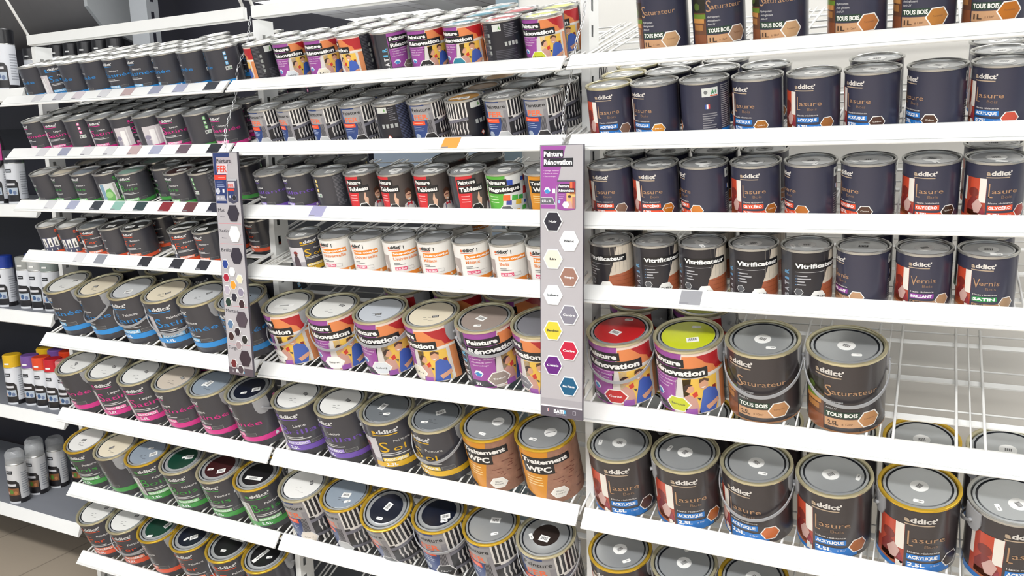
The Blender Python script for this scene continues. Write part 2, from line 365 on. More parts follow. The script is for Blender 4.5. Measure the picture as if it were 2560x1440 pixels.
def d_reno(A, hexc, hxt, big):
    pu = '9a4a9c'; A.xm = xscale(-62, 62, 1.21)
    A.rect(-100, -64, 0, 1, '3a3a40', 1); A.text('BATIR', -70, .12, .0, 'e6e6e6', w=1) if 0 else None
    for k, t in enumerate('BATIR'):   # vertical name read upwards
        P, T, x0, x1 = glyphs(t, .04); i = A.mi('e8e8e8' if t not in 'IR' else '5fb4dc')
        for tr in T:
            A.t.append(([(-70-(P[q][1])*19, .08+k*.115+(P[q][0]-x0)/max(x1-x0, .35)*.085) for q in tr], i, 4))
    A.rect(-67, -65.5, .1, .66, '8f8f94', 3)
    A.rect(-62, 62, 0, 1, 'dad3cc', 1)
    A.poly([(-62, 0), (-62, 1), (-4, 1), (-8, .78), (-12, .60), (-22, .05), (-22, 0)], pu, 2)
    A.rect(-4, 62, .93, 1, 'ecd9cc', 3)
    A.poly([(-8, .61), (-4, .93), (62, .93), (62, .63), (20, .60)], 'e58a52', 2)
    A.poly([(14, .93), (22, .86), (28, .80), (40, .74), (44, .66), (62, .66), (62, .93)], 'b8262c', 3)
    A.rect(10, 62, .595, .64, 'ece4dc', 4)
    A.rect(-60, -2, .755, .885, '18181c', 4); A.text('Peinture', -57, .785, .08, 'f6f6f4', w=51, bold=.045)
    A.rect(-60, 30, .595, .745, '18181c', 5); A.text('Rénovation', -57, .63, .088, 'f6f6f4', w=83, bold=.045)
    A.rect(-60, -18, .575, .583, 'e6c8e2', 4)
    for i, t in enumerate(('• Carrelage · Radiateurs', '• Meubles de cuisine', '• Électroménager')): A.text(t, -57, .515-.055*i, .028, 'eed8ec', w=(42, 36, 30)[i], bold=.01)
    people(A)
    A.rect(50, 62, 0, .6, 'd98c5a', 3); A.rect(56, 62, .0, .64, 'e6ded6', 4) if 0 else None
    A.hexa(-47, .27, .06, 'e8f2f8', 4, border=None); A.poly([(-54, .27), (-48, .30), (-41, .26), (-45, .22), (-50, .22)], '3c8ac8', 6)
    A.poly([(-62, .03), (-62, .14), (-36, .14), (-24, .03)], '3e3e46', 4); A.text('2L' if big else '0,5L', -56, .055, .05, 'f0f0f0', w=12, bold=.03)
    A.hexa(-15, .16, .12, hexc, 5)
    dkt = hexc in ('f2f2ee', 'e9e2d0', 'c6cc2e', 'd8dde2')
    if hxt: A.text(hxt, -15, .145, .035, '3a3a3a' if dkt else 'f4f4f4', w=20, al='c', lay=7, bold=.01)
    A.rect(62, 262, 0, 1, '23232b', 2); A.lines(66, 100, .95, .05, 26, '5a5a60', 3, 3)
    A.rect(112, 140, .78, .93, 'd9dcd8', 3); A.text('A', 130, .81, .09, '5a9a4a', bold=.03, lay=6, w=8)
    for k in range(4): A.rect(146+12*k, 154+12*k, .44, .53, 'b9bdb8', 3); A.rect(90, 98, .66-.13*k, .74-.13*k, '9a9e9a', 4)
    A.lines(150, 200, .92, .62, 8, '6a6a70', 3, 9); A.lines(112, 200, .36, .06, 8, '4a4a54', 3, 10)
def d_ferr(A, hexc, hxt, big):
    nv = '26417c'
    A.rect(-96, -58, 0, 1, '3c3c42', 1)
    A.rect(-58, -6, 0, 1, nv, 2); A.rect(-6, 62, 0, 1, '8f8d92', 1)
    A.rect(-52, 16, .74, .93, '9b9a9c', 3); A.text('Peinture', -49, .80, .085, '1c1c20', w=60, bold=.012)
    A.rect(-48, 4, .585, .76, 'a3a0a0', 4); A.text('FER', -44, .61, .12, 'f0734c', w=44, bold=.02)
    A.rect(-58, -12, .47, .565, 'f0542c', 5); A.rect(-50, -18, .51, .525, 'f9b49c', 6)
    for i in range(3): A.rect(-54, (-26, -18, -22)[i], .42-.045*i, .432-.045*i, 'b8c4dc', 3)
    A.poly([(-20, .0), (-6, .45), (4, .45), (4, 0)], '77767c', 3)
    for k in range(5): A.rect(-6+3*k, -4.6+3*k, .26, .58, '2c2c34', 4)
    A.rect(16, 100, 0, 1, 'e2dfda', 2)
    A.rect(16, 28, 0, .58, '1d1d24', 3)
    for k in range(8): A.rect(20+10*k, 26+10*k, .60, 1, '202026', 3); A.rect(22+10*k, 28+10*k, 0, .16, '202026', 3)
    A.rect(28, 100, .16, .54, '1d1d24', 3)
    for k in range(7): x = 33+10*k; A.poly([(x, .2), (x+3, .28), (x, .36), (x+2, .44), (x, .52), (x-1.5, .44), (x-3, .36), (x-1.5, .28)], 'cfccca', 4)
    A.poly([(16, .52), (100, .62), (100, .56), (16, .45)], '70707c', 5); A.rect(20, 100, .13, .19, '63636e', 5)
    A.hexa(-44, .19, .065, 'a9b4c4', 4, border='d0d8e0'); A.hexa(-2, .13, .14, hexc, 5, border='d8d8d8')
    if hxt: A.text(hxt, -2, .115, .035, 'e8e8e8' if hexc not in ('e8dfd4', 'b8babc') else '5a4a44', w=22, al='c', lay=7)
    A.rect(100, 262, 0, 1, '1d1e28', 2); A.lines(176, 258, .95, .06, 24, '5d6484', 3, 3)
    A.rect(112, 146, .80, .94, 'cfd2cc', 3); A.text('A', 134, .83, .08, '5a9a4a', bold=.03, lay=6, w=8)
    for k in range(4): A.rect(120+14*k, 129+14*k, .42, .52, 'a9adac', 3)
    A.poly([(132, .18), (139, .25), (146, .18), (139, .11)], 'c9553a', 4); A.poly([(134, .18), (139, .23), (144, .18), (139, .13)], 'f0ece8', 5)
    A.lines(150, 172, .92, .58, 7, '72727a', 3, 9)
def d_tableau(A):
    A.rect(-96, -60, 0, 1, '3c3c42', 1); A.text('BATIR', -92, .3, .06, '9aa0a8', w=26) if 0 else None
    A.rect(-60, 100, 0, 1, '4b4340', 1); A.poly([(-60, 0), (-60, 1), (-8, 1), (-14, .6), (-26, 0)], 'd22a32', 2)
    A.rect(-56, 2, .72, .885, '16161a', 4); A.text('Peinture', -53, .76, .095, 'f4f2ee', w=51, bold=.035)
    A.rect(-56, 20, .535, .715, '16161a', 5); A.text('Tableau', -52, .58, .105, 'f4f2ee', w=68, bold=.045)
    for i in range(3): A.rect(-50, -24, .45-.07*i, .47-.07*i, 'f0a8a8', 3)
    A.poly([(0, .18), (-2, .38), (3, .52), (6, .52), (6, .4), (12, .36), (8, .18)], 'dcb196', 4)
    A.ell(44, .40, .085, .13, 'd9a98c', 4); A.poly([(34, .44), (35, .56), (46, .60), (58, .52), (56, .46), (46, .50)], '4a2e22', 5)
    A.rect(37, 53, .41, .43, '6b2a28', 6); A.poly([(40, .33), (50, .33), (45, .29)], 'f4eeea', 6)
    A.poly([(20, 0), (28, .2), (42, .25), (58, .2), (68, 0)], 'd8d2d0', 3); A.poly([(36, .24), (36, .14), (44, .18), (52, .14), (52, .24), (44, .20)], 'c8323e', 6)
    A.rect(58, 60.5, 0, .19, '5a5f86', 4); A.rect(33, 35.5, 0, .19, '5a5f86', 4)
    A.hexa(-6, .13, .12, '202024', 6)
    A.text('Noir', -6, .115, .035, 'e8e8e8', w=12, al='c', lay=8)
    A.rect(100, 262, 0, 1, '1d1e28', 2); A.lines(112, 258, .95, .06, 20, '5d6064', 3, 3)
def d_magn(A):
    A.xm = xscale(-60, 70, 1.22)
    A.rect(-60, 100, 0, 1, 'dfe0dd', 1); A.poly([(-60, 0), (-60, 1), (0, 1), (-6, .6), (-22, 0)], '58ad3c', 2)
    A.rect(-56, 2, .72, .885, '16161a', 4); A.text('Peinture', -53, .76, .095, 'f4f2ee', w=51, bold=.035)
    A.rect(-54, 34, .535, .715, '16161a', 5); A.text('Magnétique', -51, .59, .09, 'f4f2ee', w=82, bold=.045)
    for i in range(3): A.rect(-50, -24, .45-.07*i, .47-.07*i, 'cfe8b8', 3)
    for x, y, s, c in ((8, .78, .07, '2f4fb0'), (44, .80, .05, '2f4fb0'), (58, .78, .09, 'c8452e'), (52, .5, .1, 'cf2e34'), (-4, .42, .08, 'ee6a2e'), (0, .3, .06, '3f4a9c'), (16, .40, .07, '4fae46'), (32, .38, .06, '3f9f4c'), (24, .28, .07, 'e0b83c'), (44, .24, .04, '3f5fb0'), (38, .1, .06, '4fae46'), (20, .08, .04, 'e0a83c')):
        q = s*A.H/A.kx; A.poly([(x-q, y-s*.7), (x+q*.8, y-s), (x+q, y+s*.8), (x-q*.7, y+s)], c, 3)
    A.hexa(-8, .12, .12, '5a5d60', 6); A.text('1L', 62, .1, .09, '33333a', w=10) if 0 else None
    A.rect(100, 262, 0, 1, '1d1e28', 2); A.lines(112, 258, .95, .06, 20, '5d6064', 3, 3)
def d_wpc(A, big):
    A.xm = xscale(-60, 60, 1.12)
    A.rect(-60, 100, 0, 1, BROWNST, 1); A.poly([(-60, 0), (-60, 1), (-2, 1), (-8, .6), (-22, 0)], 'd58d1e', 2)
    rr = random.Random(4)
    for k in range(46):
        x = rr.uniform(-6, 92); y = rr.uniform(.08, .66); A.rect(x, x+rr.uniform(5, 13), y, y+rr.uniform(.008, .02), '7c4a3c', 3, sl=rr.uniform(-2, 2), rise=rr.uniform(-.02, .02))
    A.rect(-56, 34, .725, .865, '16161a', 4); A.text('Traitement', -53, .755, .08, 'f4f2ee', w=82, bold=.045)
    A.rect(-52, 4, .56, .735, '16161a', 5); A.text('WPC', -47, .60, .10, 'f4f2ee', w=46, bold=.04)
    for i in range(4): A.rect(-50, -20, .48-.05*i, .495-.05*i, 'f4d9a0', 3)
    A.hexa(6, .19, .10, 'e9e6de', 5); A.text('Blanc', 6, .20, .03, '3a3a3a', w=12, al='c', lay=7); A.text('Naturel', 6, .155, .03, '3a3a3a', w=15, al='c', lay=7)
    A.poly([(-60, .03), (-60, .16), (-40, .10), (-36, .03)], '2c3040', 4)
    A.rect(100, 262, 0, 1, '1d1e28', 2); A.lines(112, 258, .95, .06, 20, '5d6064', 3, 3)
def d_sous(A, word):
    og = 'ec8a2a'
    addict(A, '2a2a2e', 'e0662a', y=.80, x=-34, w=44)
    A.ell(18, .85, .012, .02, '2a2a2e', 4, 8); A.rect(17, 19, .77, .84, '2a2a2e', 4)
    A.rect(-22, 64, .60, .72, og, 3); A.text('Sous-couche', -19, .635, .06, 'f8f4ee', w=80, bold=.04)
    A.text(word, -21, .485, .085, 'e88a4a', w=7.3*len(word), bold=.015)
    A.rect(-21, -1, .40, .412, '4a4a4a', 4); A.rect(-21, 15, .36, .372, '4a4a4a', 4)
    A.rect(-21, 19, .21, .30, 'd8406a', 3); A.text('GLYCÉRO', -19, .23, .05, 'f8e8ec', w=36, bold=.04); A.rect(21, 41, .21, .30, 'b8b4b0', 3); A.rect(22, 40, .22, .29, 'e4e2de', 4)
    A.rect(-12, 108, .04, .15, og, 3); A.text('0,5L', -4, .065, .055, 'f4d8b0', w=18, bold=.03); house(A, 62, .095, 'f6e2c8')
    A.poly([(-104, .04), (-38, .04), (-38, .62), (-104, .62)], 'a89c96', 2); A.ell(-66, .3, .12, .10, 'd8cfc8', 3); A.rect(-60, -44, .08, .24, '8a5a3a', 3)
    A.rect(88, 106, .52, .64, '55565a', 3); A.lines(112, 200, .9, .1, 18, '9a9894', 3, 4)
WOODF = mat('worn_floor_print', 'cfc4b4', .5, noise=.12, nscale=80)
def d_vitr(A, word):
    A.rect(-96, -58, 0, 1, '3f4046', 1)
    for k, t in enumerate('BATIR'):
        P, T, x0, x1 = glyphs(t, .04); i = A.mi('a9adb4' if t not in 'IR' else '5f94bc')
        for tr in T: A.t.append(([(-66-(P[q][1])*19, .08+k*.115+(P[q][0]-x0)/max(x1-x0, .35)*.085) for q in tr], i, 4))
    A.rect(-58, 96, 0, 1, '26242a', 1)
    A.poly([(2, .0), (14, .36), (30, .70), (38, 1), (96, 1), (96, 0)], WOODF, 2)
    A.poly([(2, 0), (14, .36), (96, .44), (96, 0)], 'a65a3a', 3)
    for k in range(7): A.rect(20+11*k, 20.8+11*k, .42, 1, '9c9488', 3)
    for k in range(4): A.rect(8+3*k, 96, .06+.09*k, .066+.09*k, '7c3f28', 4)
    A.rect(-52, 62, .645, .785, '111114', 5); A.text('Vitrificateur', -49, .68, .085, 'f4f4f2', w=106, bold=.04)
    A.rect(-48, 18, .60, .606, 'd8d8d8', 5)
    for i, ww in enumerate((22, 30, 16, 19)): A.rect(-47, -45.5, .52-.055*i, .535-.055*i, '6f9fd0', 5); A.rect(-43, -43+ww, .52-.055*i, .54-.055*i, 'b4b4b8', 5)
    A.hexa(-40, .22, .065, '55575c', 5, border='d8d8d8'); A.hexa(4, .12, .12, 'efeeea', 6); A.text(word, 4, .105, .05, '2a2a2e', w=5.2*len(word), al='c', lay=8, bold=.03)
    A.poly([(-58, .02), (-58, .11), (-30, .11), (-18, .02)], '3a3c44', 4)
    A.rect(96, 262, 0, 1, '23232b', 2); A.lines(104, 258, .95, .06, 20, '55555c', 3, 3)

SIZES = {'half': (.0475, .100), 'three': (.0500, .112), 'litre': (.0535, .142), 'two': (.0762, .165), 'big': (.0775, .170)}
_lm = {}
def body_mesh(design, size, *args):
    k = (design, size)+args
    if k in _lm: return _lm[k]
    R, H = SIZES[size]; A = Art(H, R*PI/180); base = DARK; big = size in ('two', 'big')
    if design in ('blue', 'pink', 'green', 'fer', 'violet', 'sol'): d_addict(A, design, big)
    elif design in ('acryl', 'glyc', 'brill', 'satin'): base = DARKW if big else DARKB; d_lasure(A, design, args[0], args[1], '2,5L' if big else '0,75L')
    elif design == 'satur': base = DARKW if big else DARKB; d_satur(A, args[0], '2,5L' if big else '1L')
    elif design == 'reno': d_reno(A, args[0], args[1], big)
    elif design == 'iron': d_ferr(A, args[0], args[1], big)
    elif design == 'tableau': d_tableau(A)
    elif design == 'magn': d_magn(A); base = PALE
    elif design == 'wpc': d_wpc(A, big)
    elif design == 'sous': base = PALE; d_sous(A, args[0])
    elif design == 'vitr': d_vitr(A, args[0])
    me = A.build('can_body_print', R-.0006, base, profile=[(R-.0030, .0), (R-.0006, .0022), (R-.0006, H)])
    _lm[k] = me; return me
_pm = {}
def rim_mesh(size, m):
    k = ('rim', size, m.name)
    if k not in _pm:
        R, H = SIZES[size]; b = MB(); big = size in ('two', 'big'); e = .0012; w_ = .0062 if big else .0034
        b.lathe([(R-.0008, H-.0045), (R+e, H-.0035), (R+e+.0003, H-.001), (R+e, H+.0012), (R-.0005, H+.002), (R-w_+.001, H+.0014), (R-w_, H-.0005), (R-w_-.0006, H-.005)], 60)
        _pm[k] = b.mesh('tin_rim', [m], 50)
    return _pm[k]
def lid_mesh(size, style):
    k = ('lid', size, style)
    if k not in _pm:
        R, H = SIZES[size]; b = MB(); big = size in ('two', 'big'); w_ = .0062 if big else .0034; r0 = R-w_
        if big:
            pr = [(r0-.0004, H-.0055), (r0-.0022, H-.0055, 1), (r0-.003, H-.0018, 0), (r0-.0078, H-.0012, 0), (r0-.0085, H-.0042, 1), (r0-.0112, H-.0044, 1), (r0-.012, H-.0022, 0)]
        else:
            pr = [(r0-.0004, H-.005), (r0-.0028, H-.0048, 1), (r0-.0034, H-.0016, 0), (r0-.0062, H-.0012, 0), (r0-.0068, H-.0028, 0)]
        pc = {'plain': 0, 'paint': .80 if not big else .775, 'dot': .46, 'inner': .64}[style]
        if pc:
            pr += [(R*pc+.0004, H-.0024, 0), (R*pc, H-.0021, 0), (R*pc-.0002, H-.0021, 2), (R*pc*.5, H-.0020, 2), (.0001, H-.0020, 2)]
        else: pr += [(R*.5, H-.0024, 0), (.0001, H-.0024, 0)]
        b.lathe(pr, 60)
        _pm[k] = b.mesh('tin_lid', [LIDM if not big else LIDL, GASK, PAPER], 40)
    return _pm[k]
def sticker_mesh(kind):
    k = ('st', kind)
    if k in _pm: return _pm[k]
    b = MB()
    if kind == 'price':
        pts = [(-.010, -.0025), (-.0085, -.0045), (.0085, -.0045), (.010, -.0025), (.010, .0025), (.0085, .0045), (-.0085, .0045), (-.010, .0025)]
        b.prism(pts, 'z', 0, .0003, 0)
        for j in range(5): b.box(.000+j*.0015, .0009+j*.0015, -.0012, .0012, .0003, .0004, 1)
    elif kind == 'square':
        b.box(-.0135, .0135, -.0092, .0092, 0, .0003, 0)
        x = -.0092
        for j in range(9): b.box(x, x+(.0008, .0014)[j % 2], -.0045, .0055, .0003, .0004, 1); x += .0021
    elif kind == 'code':
        b.box(-.0088, .0088, -.005, .005, 0, .0002, 1)
        for j in range(5): b.box(-.006+j*.0026, -.0053+j*.0026, -.0042, .0042, .0002, .0003, 0)
    elif kind == 'round':
        n = 24; b.prism([(.0175*math.cos(2*PI*j/n), .0175*math.sin(2*PI*j/n)) for j in range(n)], 'z', 0, .0003, 0)
        x = -.007
        for j in range(8): b.box(x, x+(.0008, .0013)[j % 2], -.005, .005, .0003, .0004, 1); x += .0018
    elif kind == 'roundline':
        n = 24; b.prism([(.0165*math.cos(2*PI*j/n), .0165*math.sin(2*PI*j/n)) for j in range(n)], 'z', 0, .0003, 0); b.box(-.0125, .0125, -.0008, .0008, .0003, .0004, 1)
    elif kind == 'smallprint':
        for x, y, l in ((-.012, .0, .012), (-.016, .008, .009), (.004, -.006, .014), (-.002, .010, .007)): b.box(x, x+l, y, y+.0011, 0, .00012, 1)
    elif kind == 'strip':
        b.box(-.030, .030, -.007, .007, 0, .0003, 0)
        x = -.016
        for j in range(16): b.box(x, x+(.0007, .0012)[j % 2], -.0035, .0035, .0003, .0004, 1); x += .0019
    me = b.mesh(kind+'_sticker', [PAPER, INKD]); _pm[k] = me; return me
def handle_mesh(size, drop):
    k = ('handle', size, drop)
    if k in _pm: return _pm[k]
    R, H = SIZES[size]; b = MB(); pts = []
    for j in range(33):
        t = -PI/2+PI*j/32; c = max(math.cos(t), 0)
        side = 1 if drop >= 0 else -1
        rr = R+.0035+.004*c
        pts.append((rr*math.sin(t), -rr*math.cos(t)*side, H*.80-abs(drop)*H*c**.85))
    n0 = len(b.v)
    for p in pts:      # flat strap, 7 mm tall, 2.4 mm thick
        r = math.hypot(p[0], p[1]); ux, uy = p[0]/r, p[1]/r
        for dr, dz in ((0, -.0036), (.0024, -.0036), (.0024, .0036), (0, .0036)): b.v.append((p[0]+ux*dr, p[1]+uy*dr, p[2]+dz))
    for i in range(32):
        for j in range(4):
            a = n0+i*4+j; c_ = n0+i*4+(j+1) % 4; b.f.append((a, c_, c_+4, a+4)); b.m.append(0); b.sm.append(False)
    b.f.append((n0, n0+3, n0+2, n0+1)); b.f.append((n0+128, n0+129, n0+130, n0+131)); b.m += [0, 0]; b.sm += [False, False]
    me = b.mesh('bail_handle', [GREYP], 60); _pm[k] = me; return me
def ear_mesh(size, side):
    k = ('ear', size, side)
    if k in _pm: return _pm[k]
    R, H = SIZES[size]; b = MB(); n0 = 0; cols = 9
    for i in range(cols):
        a = R_(side*90+(-17+34*i/(cols-1))); u = (i-(cols-1)/2)/((cols-1)/2)
        zlo = H*.80-.017*math.sqrt(max(0, 1-abs(u)**2.4))*1.25; zhi = H-.005
        if zlo > H*.80: zlo = H*.80
        for r in (R-.0008, R+.0024):
            for z in (zlo, zhi): b.v.append((r*math.sin(a), -r*math.cos(a), z))
    for i in range(cols-1):
        p = i*4; q = p+4
        for f in ((p+2, q+2, q+3, p+3), (p, p+2, p+3, p+1)[:0] or (p, q, q+2, p+2), (p+1, p+3, q+3, q+1)): b.f.append(f); b.m.append(0); b.sm.append(False)
    for p in (0, (cols-1)*4): b.f.append((p, p+2, p+3, p+1)); b.m.append(0); b.sm.append(False)
    # pivot stud
    a = R_(side*90); c = Vector((math.sin(a), -math.cos(a), 0)); b.tube([tuple(c*(R+.002)+Vector((0, 0, H*.80))), tuple(c*(R+.0075)+Vector((0, 0, H*.80)))], .004, 0, 12)
    me = b.mesh('handle_ear', [GREYP], 50); _pm[k] = me; return me

# ------------------------------------------------------------------ shelf data (measured rows)
ROWS = [(0.0004, [(1.5924, -0.0034), (1.589, -0.0022), (1.5901, 0.0039)]), (-0.0026, [(1.4221, -0.005), (1.4188, -0.0051), (1.4166, 0.0006)]),
        (0.0, [(1.255, -0.0005), (1.2482, -0.0024), (1.2476, 0.0057)]), (0.0038, [(1.0843, -0.0004), (1.0802, 0.0012), (1.0791, 0.0042)]),
        (0.0277, [(0.7881, -0.0026), (0.7882, 0.0069), (0.7894, 0.0022)]), (0.0491, [(0.5072, -0.0017), (0.5065, 0.0003), (0.5057, 0.0046)]),
        (0.0527, [(0.2278, 0.0056), (0.2294, -0.0016), (0.2272, 0.0)]), (0.0564, [(-0.0423, 0.0016), (-0.0418, 0.0), (-0.0418, 0.0)])]
TH = [[16, 17, 17, 16, 21, 22, 22, 22], [17, 17.5, 16, 13.5, 19, 20, 22, 22], [16, 15, 13.5, 12, 18.5, 17.5, 18, 18]]
ZO = [.018, .018, .018, .018, .033, .026, .024, .024]
BAYN = ['left bay', 'middle bay', 'right bay']
ROWN = ['top', 'second', 'third', 'fourth', 'fifth', 'sixth', 'seventh', 'bottom']
ORD = ['first', 'second', 'third', 'fourth', 'fifth', 'sixth', 'seventh', 'eighth', 'ninth', 'tenth']
DEPTH = .46
def frame(b, r, x):
    """front base line point and shelf direction of row r in bay b at local x"""
    y0, lz = ROWS[r]; z0 = lz[b][0]+lz[b][1]*(x-.5); th = R_(TH[b][r])
    return y0+.034, z0+ZO[r], th

DESC = {'blue': 'dark can with blue band', 'pink': 'dark can with pink band', 'green': 'dark can with green band', 'fer': 'dark can with orange band',
        'violet': 'dark can with violet band', 'sol': 'dark can with yellow band', 'reno': 'purple can picturing a couple', 'iron': 'striped iron-railing paint can',
        'tableau': 'red and black chalkboard can', 'magn': 'green and white magnetic can', 'wpc': 'orange and stone-brown can', 'sous': 'white can with orange band',
        'satur': 'dark can with tan band', 'acryl': 'charcoal can with blue strip', 'glyc': 'charcoal can with orange strip', 'brill': 'charcoal can with purple strip',
        'satin': 'charcoal can with green strip', 'vitr': 'black can picturing wooden floor'}
PROD = {'reno': 'paint_can', 'sous': 'primer_can', 'satur': 'wood_stain_can', 'acryl': 'wood_stain_can', 'glyc': 'wood_stain_can', 'brill': 'varnish_can', 'satin': 'varnish_can', 'vitr': 'varnish_can', 'wpc': 'wood_treatment_can'}
LC = {'w': ('e8e8e4', 'white'), 'cr': ('e6dcc4', 'cream'), 'bg': ('cfc3b4', 'beige'), 'lg': ('c9ccce', 'pale grey'), 'gb': ('8e9aa6', 'blue-grey'), 'sg': ('6f7478', 'slate grey'),
      'nv': ('141a2a', 'navy'), 'bk': ('17171a', 'black'), 'dg': ('0f3d2e', 'dark green'), 'br': ('3a1618', 'dark brown'), 'rd': ('c01e24', 'red'), 'li': ('c4cc1c', 'lime'),
      'tl': ('3f8ea4', 'teal'), 'gd': ('b98426', 'ochre'), 'tp': ('9a8c84', 'taupe'), 'ib': ('c4cad2', 'icy grey'), 's': (None, 'plain tin'), 'sd': (None, 'plain tin'), 'cd': ('7d7d84', 'grey'), 'kd': ('2e2522', 'black-dotted'), 'mt': ('8fb5a6', 'mint')}
protos = {}
def can(bay, row, idx, x, design, size, lid='s', yaw=0., args=(), rim=None, handle=None, depth=0, back=0., tilt=0., st=(), label=None, lidrot=0):
    R, H = SIZES[size]; big = size in ('two', 'big')
    y0, z0, th = frame(bay, row, x)
    u = R+back+depth*(2*R+.0045)
    th2 = th+R_(tilt)
    y = y0+u*math.cos(th); z = z0+u*math.sin(th)+.0003
    if rim is None: rim = PALEGOLD if big else STEEL
    style = 'plain' if lid in ('s', 'sd') else 'paint'
    if lid in ('nv', 'bk', 'dg', 'br') and big: style = 'inner' if R > .077 else 'paint'
    if lid == 'kd': style = 'dot'
    key = (design, size, args, rim.name, style, handle)
    if key in protos:        # copy the thing and each of its parts
        src = protos[key]; root = src.copy(); col.objects.link(root)
        for ch in src.children:
            if ch.name.startswith(('sticker', 'price_sticker', 'barcode_sticker', 'round_sticker')): continue
            c = ch.copy(); c.parent = root; col.objects.link(c)
        lo = [c for c in root.children if c.name.startswith('lid')][0]
    else:
        root = empty(PROD.get(design, 'paint_can')); protos[key] = root
        link('body', body_mesh(design, size, *args), root)
        link('rim', rim_mesh(size, rim), root); lo = link('lid', lid_mesh(size, style), root)
        if handle:
            link('handle', handle_mesh(size, {'front': .36, 'low': .46, 'high': .2, 'back': -.30}[handle]), root)
            link('handle_ear', ear_mesh(size, 1), root); link('handle_ear', ear_mesh(size, -1), root)
    root.matrix_world = Matrix.Translation((bay+x, y, z)) @ Matrix.Rotation(th2, 4, 'X') @ Matrix.Rotation(R_(yaw), 4, 'Z')
    if style != 'plain' and len(lo.data.materials) > 2:
        lo.material_slots[2].link = 'OBJECT'; lo.material_slots[2].material = mat('lid_paint_'+LC[lid][0], LC[lid][0], .28, coat=.5, noise=.01)
        lo['label'] = LC[lid][1]+' paint-colour lid'
    zt = H-.0018 if style != 'plain' else H-.0022
    if big and lid in ('w', 'cr', 'lg', 'ib', 'bg', 'gb', 'sg') and depth == 0: st = tuple(st)+(('smallprint', 10, .38, 5),)
    for kind, a, rr, rot in st:
        nm = {'price': 'price_sticker', 'square': 'barcode_sticker', 'code': 'barcode_sticker', 'strip': 'barcode_sticker', 'smallprint': 'lid_print'}.get(kind, 'round_sticker')
        ang = R_(a-yaw)
        link(nm, sticker_mesh(kind), lo, Matrix.Translation((rr*R*math.sin(ang), -rr*R*math.cos(ang), zt)) @ Matrix.Rotation(R_(rot-yaw), 4, 'Z'))
    dd = DESC[design]
    if label: L = label
    elif depth == 0: L = '%s, %s lid, %s from left, %s shelf, %s' % (dd, LC[lid][1], ORD[idx], ROWN[row], BAYN[bay])
    else:
        L = '%s, line %s back, behind %s from left, %s shelf, %s' % (dd, ('two', 'three', 'four')[depth-1], ORD[idx], ROWN[row], BAYN[bay])
    ws = L.split()
    if len(ws) > 16: L = L.replace(' with ', ' ').replace(' and ', ' ').replace('picturing a', '').replace('  ', ' ')
    tag(root, L, 'paint can', '%ss on the %s shelf of the %s' % (dd.replace(' can', ' can', 1), ROWN[row], BAYN[bay]) if depth else 'cans on the %s shelf of the %s' % (ROWN[row], BAYN[bay]))
    return root

PS = ('price', 20, .55, 10)
def stk(i, kind='code'): 
    r = random.Random(i*13+5)
    return ((kind, r.uniform(-180, 180), r.uniform(.1, .35), r.uniform(-40, 40)), ('price', r.uniform(-60, 60), r.uniform(.45, .58), r.uniform(-30, 30)))
def rst(i, kind='round'):
    r = random.Random(i*31+3)
    return ((kind, 0, .0, r.uniform(-40, 40)), ('price', r.choice((-70, 15, 25, 80)), .56, r.uniform(-80, 80)))
def fill(bay, row, cols, size, depths):
    """front row from cols, then further lines behind"""
    for i, c in enumerate(cols):
        c = dict(c); x = c.pop('x')
        R = SIZES[size][0]
        can(bay, row, i, x, c['d'], size, c.get('lid', 's'), c.get('yaw', 0), c.get('args', ()), c.get('rim'), c.get('handle'), 0, c.get('back', 0), c.get('tilt', 0), c.get('st', ()), c.get('label'))
        n = depths[i] if i < len(depths) else 1
        for d in range(1, n):
            rr = random.Random(bay*1000+row*100+i*10+d)
            can(bay, row, i, x, c.get('bd', c['d']), size, c.get('blid', c.get('lid', 's')), rr.uniform(-40, 40), c.get('args', ()) if c.get('bd', c['d']) == c['d'] else c.get('bargs', ()), c.get('brim', c.get('rim')), 'back' if size in ('two', 'big') else None, d, 0, 0, rst(d+i) if c.get('lid', 's') in ('s', 'sd') and SIZES[size][0] > .049 else ())
def C(x, d, lid='s', yaw=0, **k): return dict(x=x, d=d, lid=lid, yaw=yaw, **k)
# --- left bay
xs = [.123, .219, .318, .422, .526, .631, .734, .84, .943]
fill(0, 0, [C(x, 'blue', 'w', y, st=()) for x, y in zip(xs, (-39, 58, -46, -42, 3, -3, -34, -48, -75))], 'half', [2, 3, 3, 3, 3, 4, 3, 3, 3])
fill(0, 1, [C(.114, 'pink', 'w', -8), C(.214, 'pink', 'w', 28), C(.320, 'pink', 'lg', -86), C(.428, 'pink', 'lg', 23), C(.530, 'pink', 'lg', 97), C(.636, 'pink', 'lg', 115),
            C(.740, 'pink', 'lg', 24), C(.846, 'green', 'lg', -73), C(.946, 'pink', 'w', 6)], 'half', [3, 4, 4, 4, 4, 4, 3, 2, 4])
fill(0, 2, [C(.115, 'green', 'w', -35), C(.218, 'green', 'cr', -12), C(.320, 'green', 'gb', 0), C(.427, 'green', 'bk', 100, st=(('price', 20, .4, 10), ('square', 60, .3, 20))),
            C(.532, 'green', 'mt', 24, bd='green', blid='mt'), C(.638, 'green', 'sg', -40, back=.045), C(.741, 'green', 'br', -5, st=(('square', 100, .2, 20),)),
            C(.842, 'green', 'bk', -138, st=(('square', 0, .1, 20),)), C(.945, 'green', 'bk', -20, back=.06)], 'half', [1, 2, 3, 3, 3, 3, 2, 2, 2])
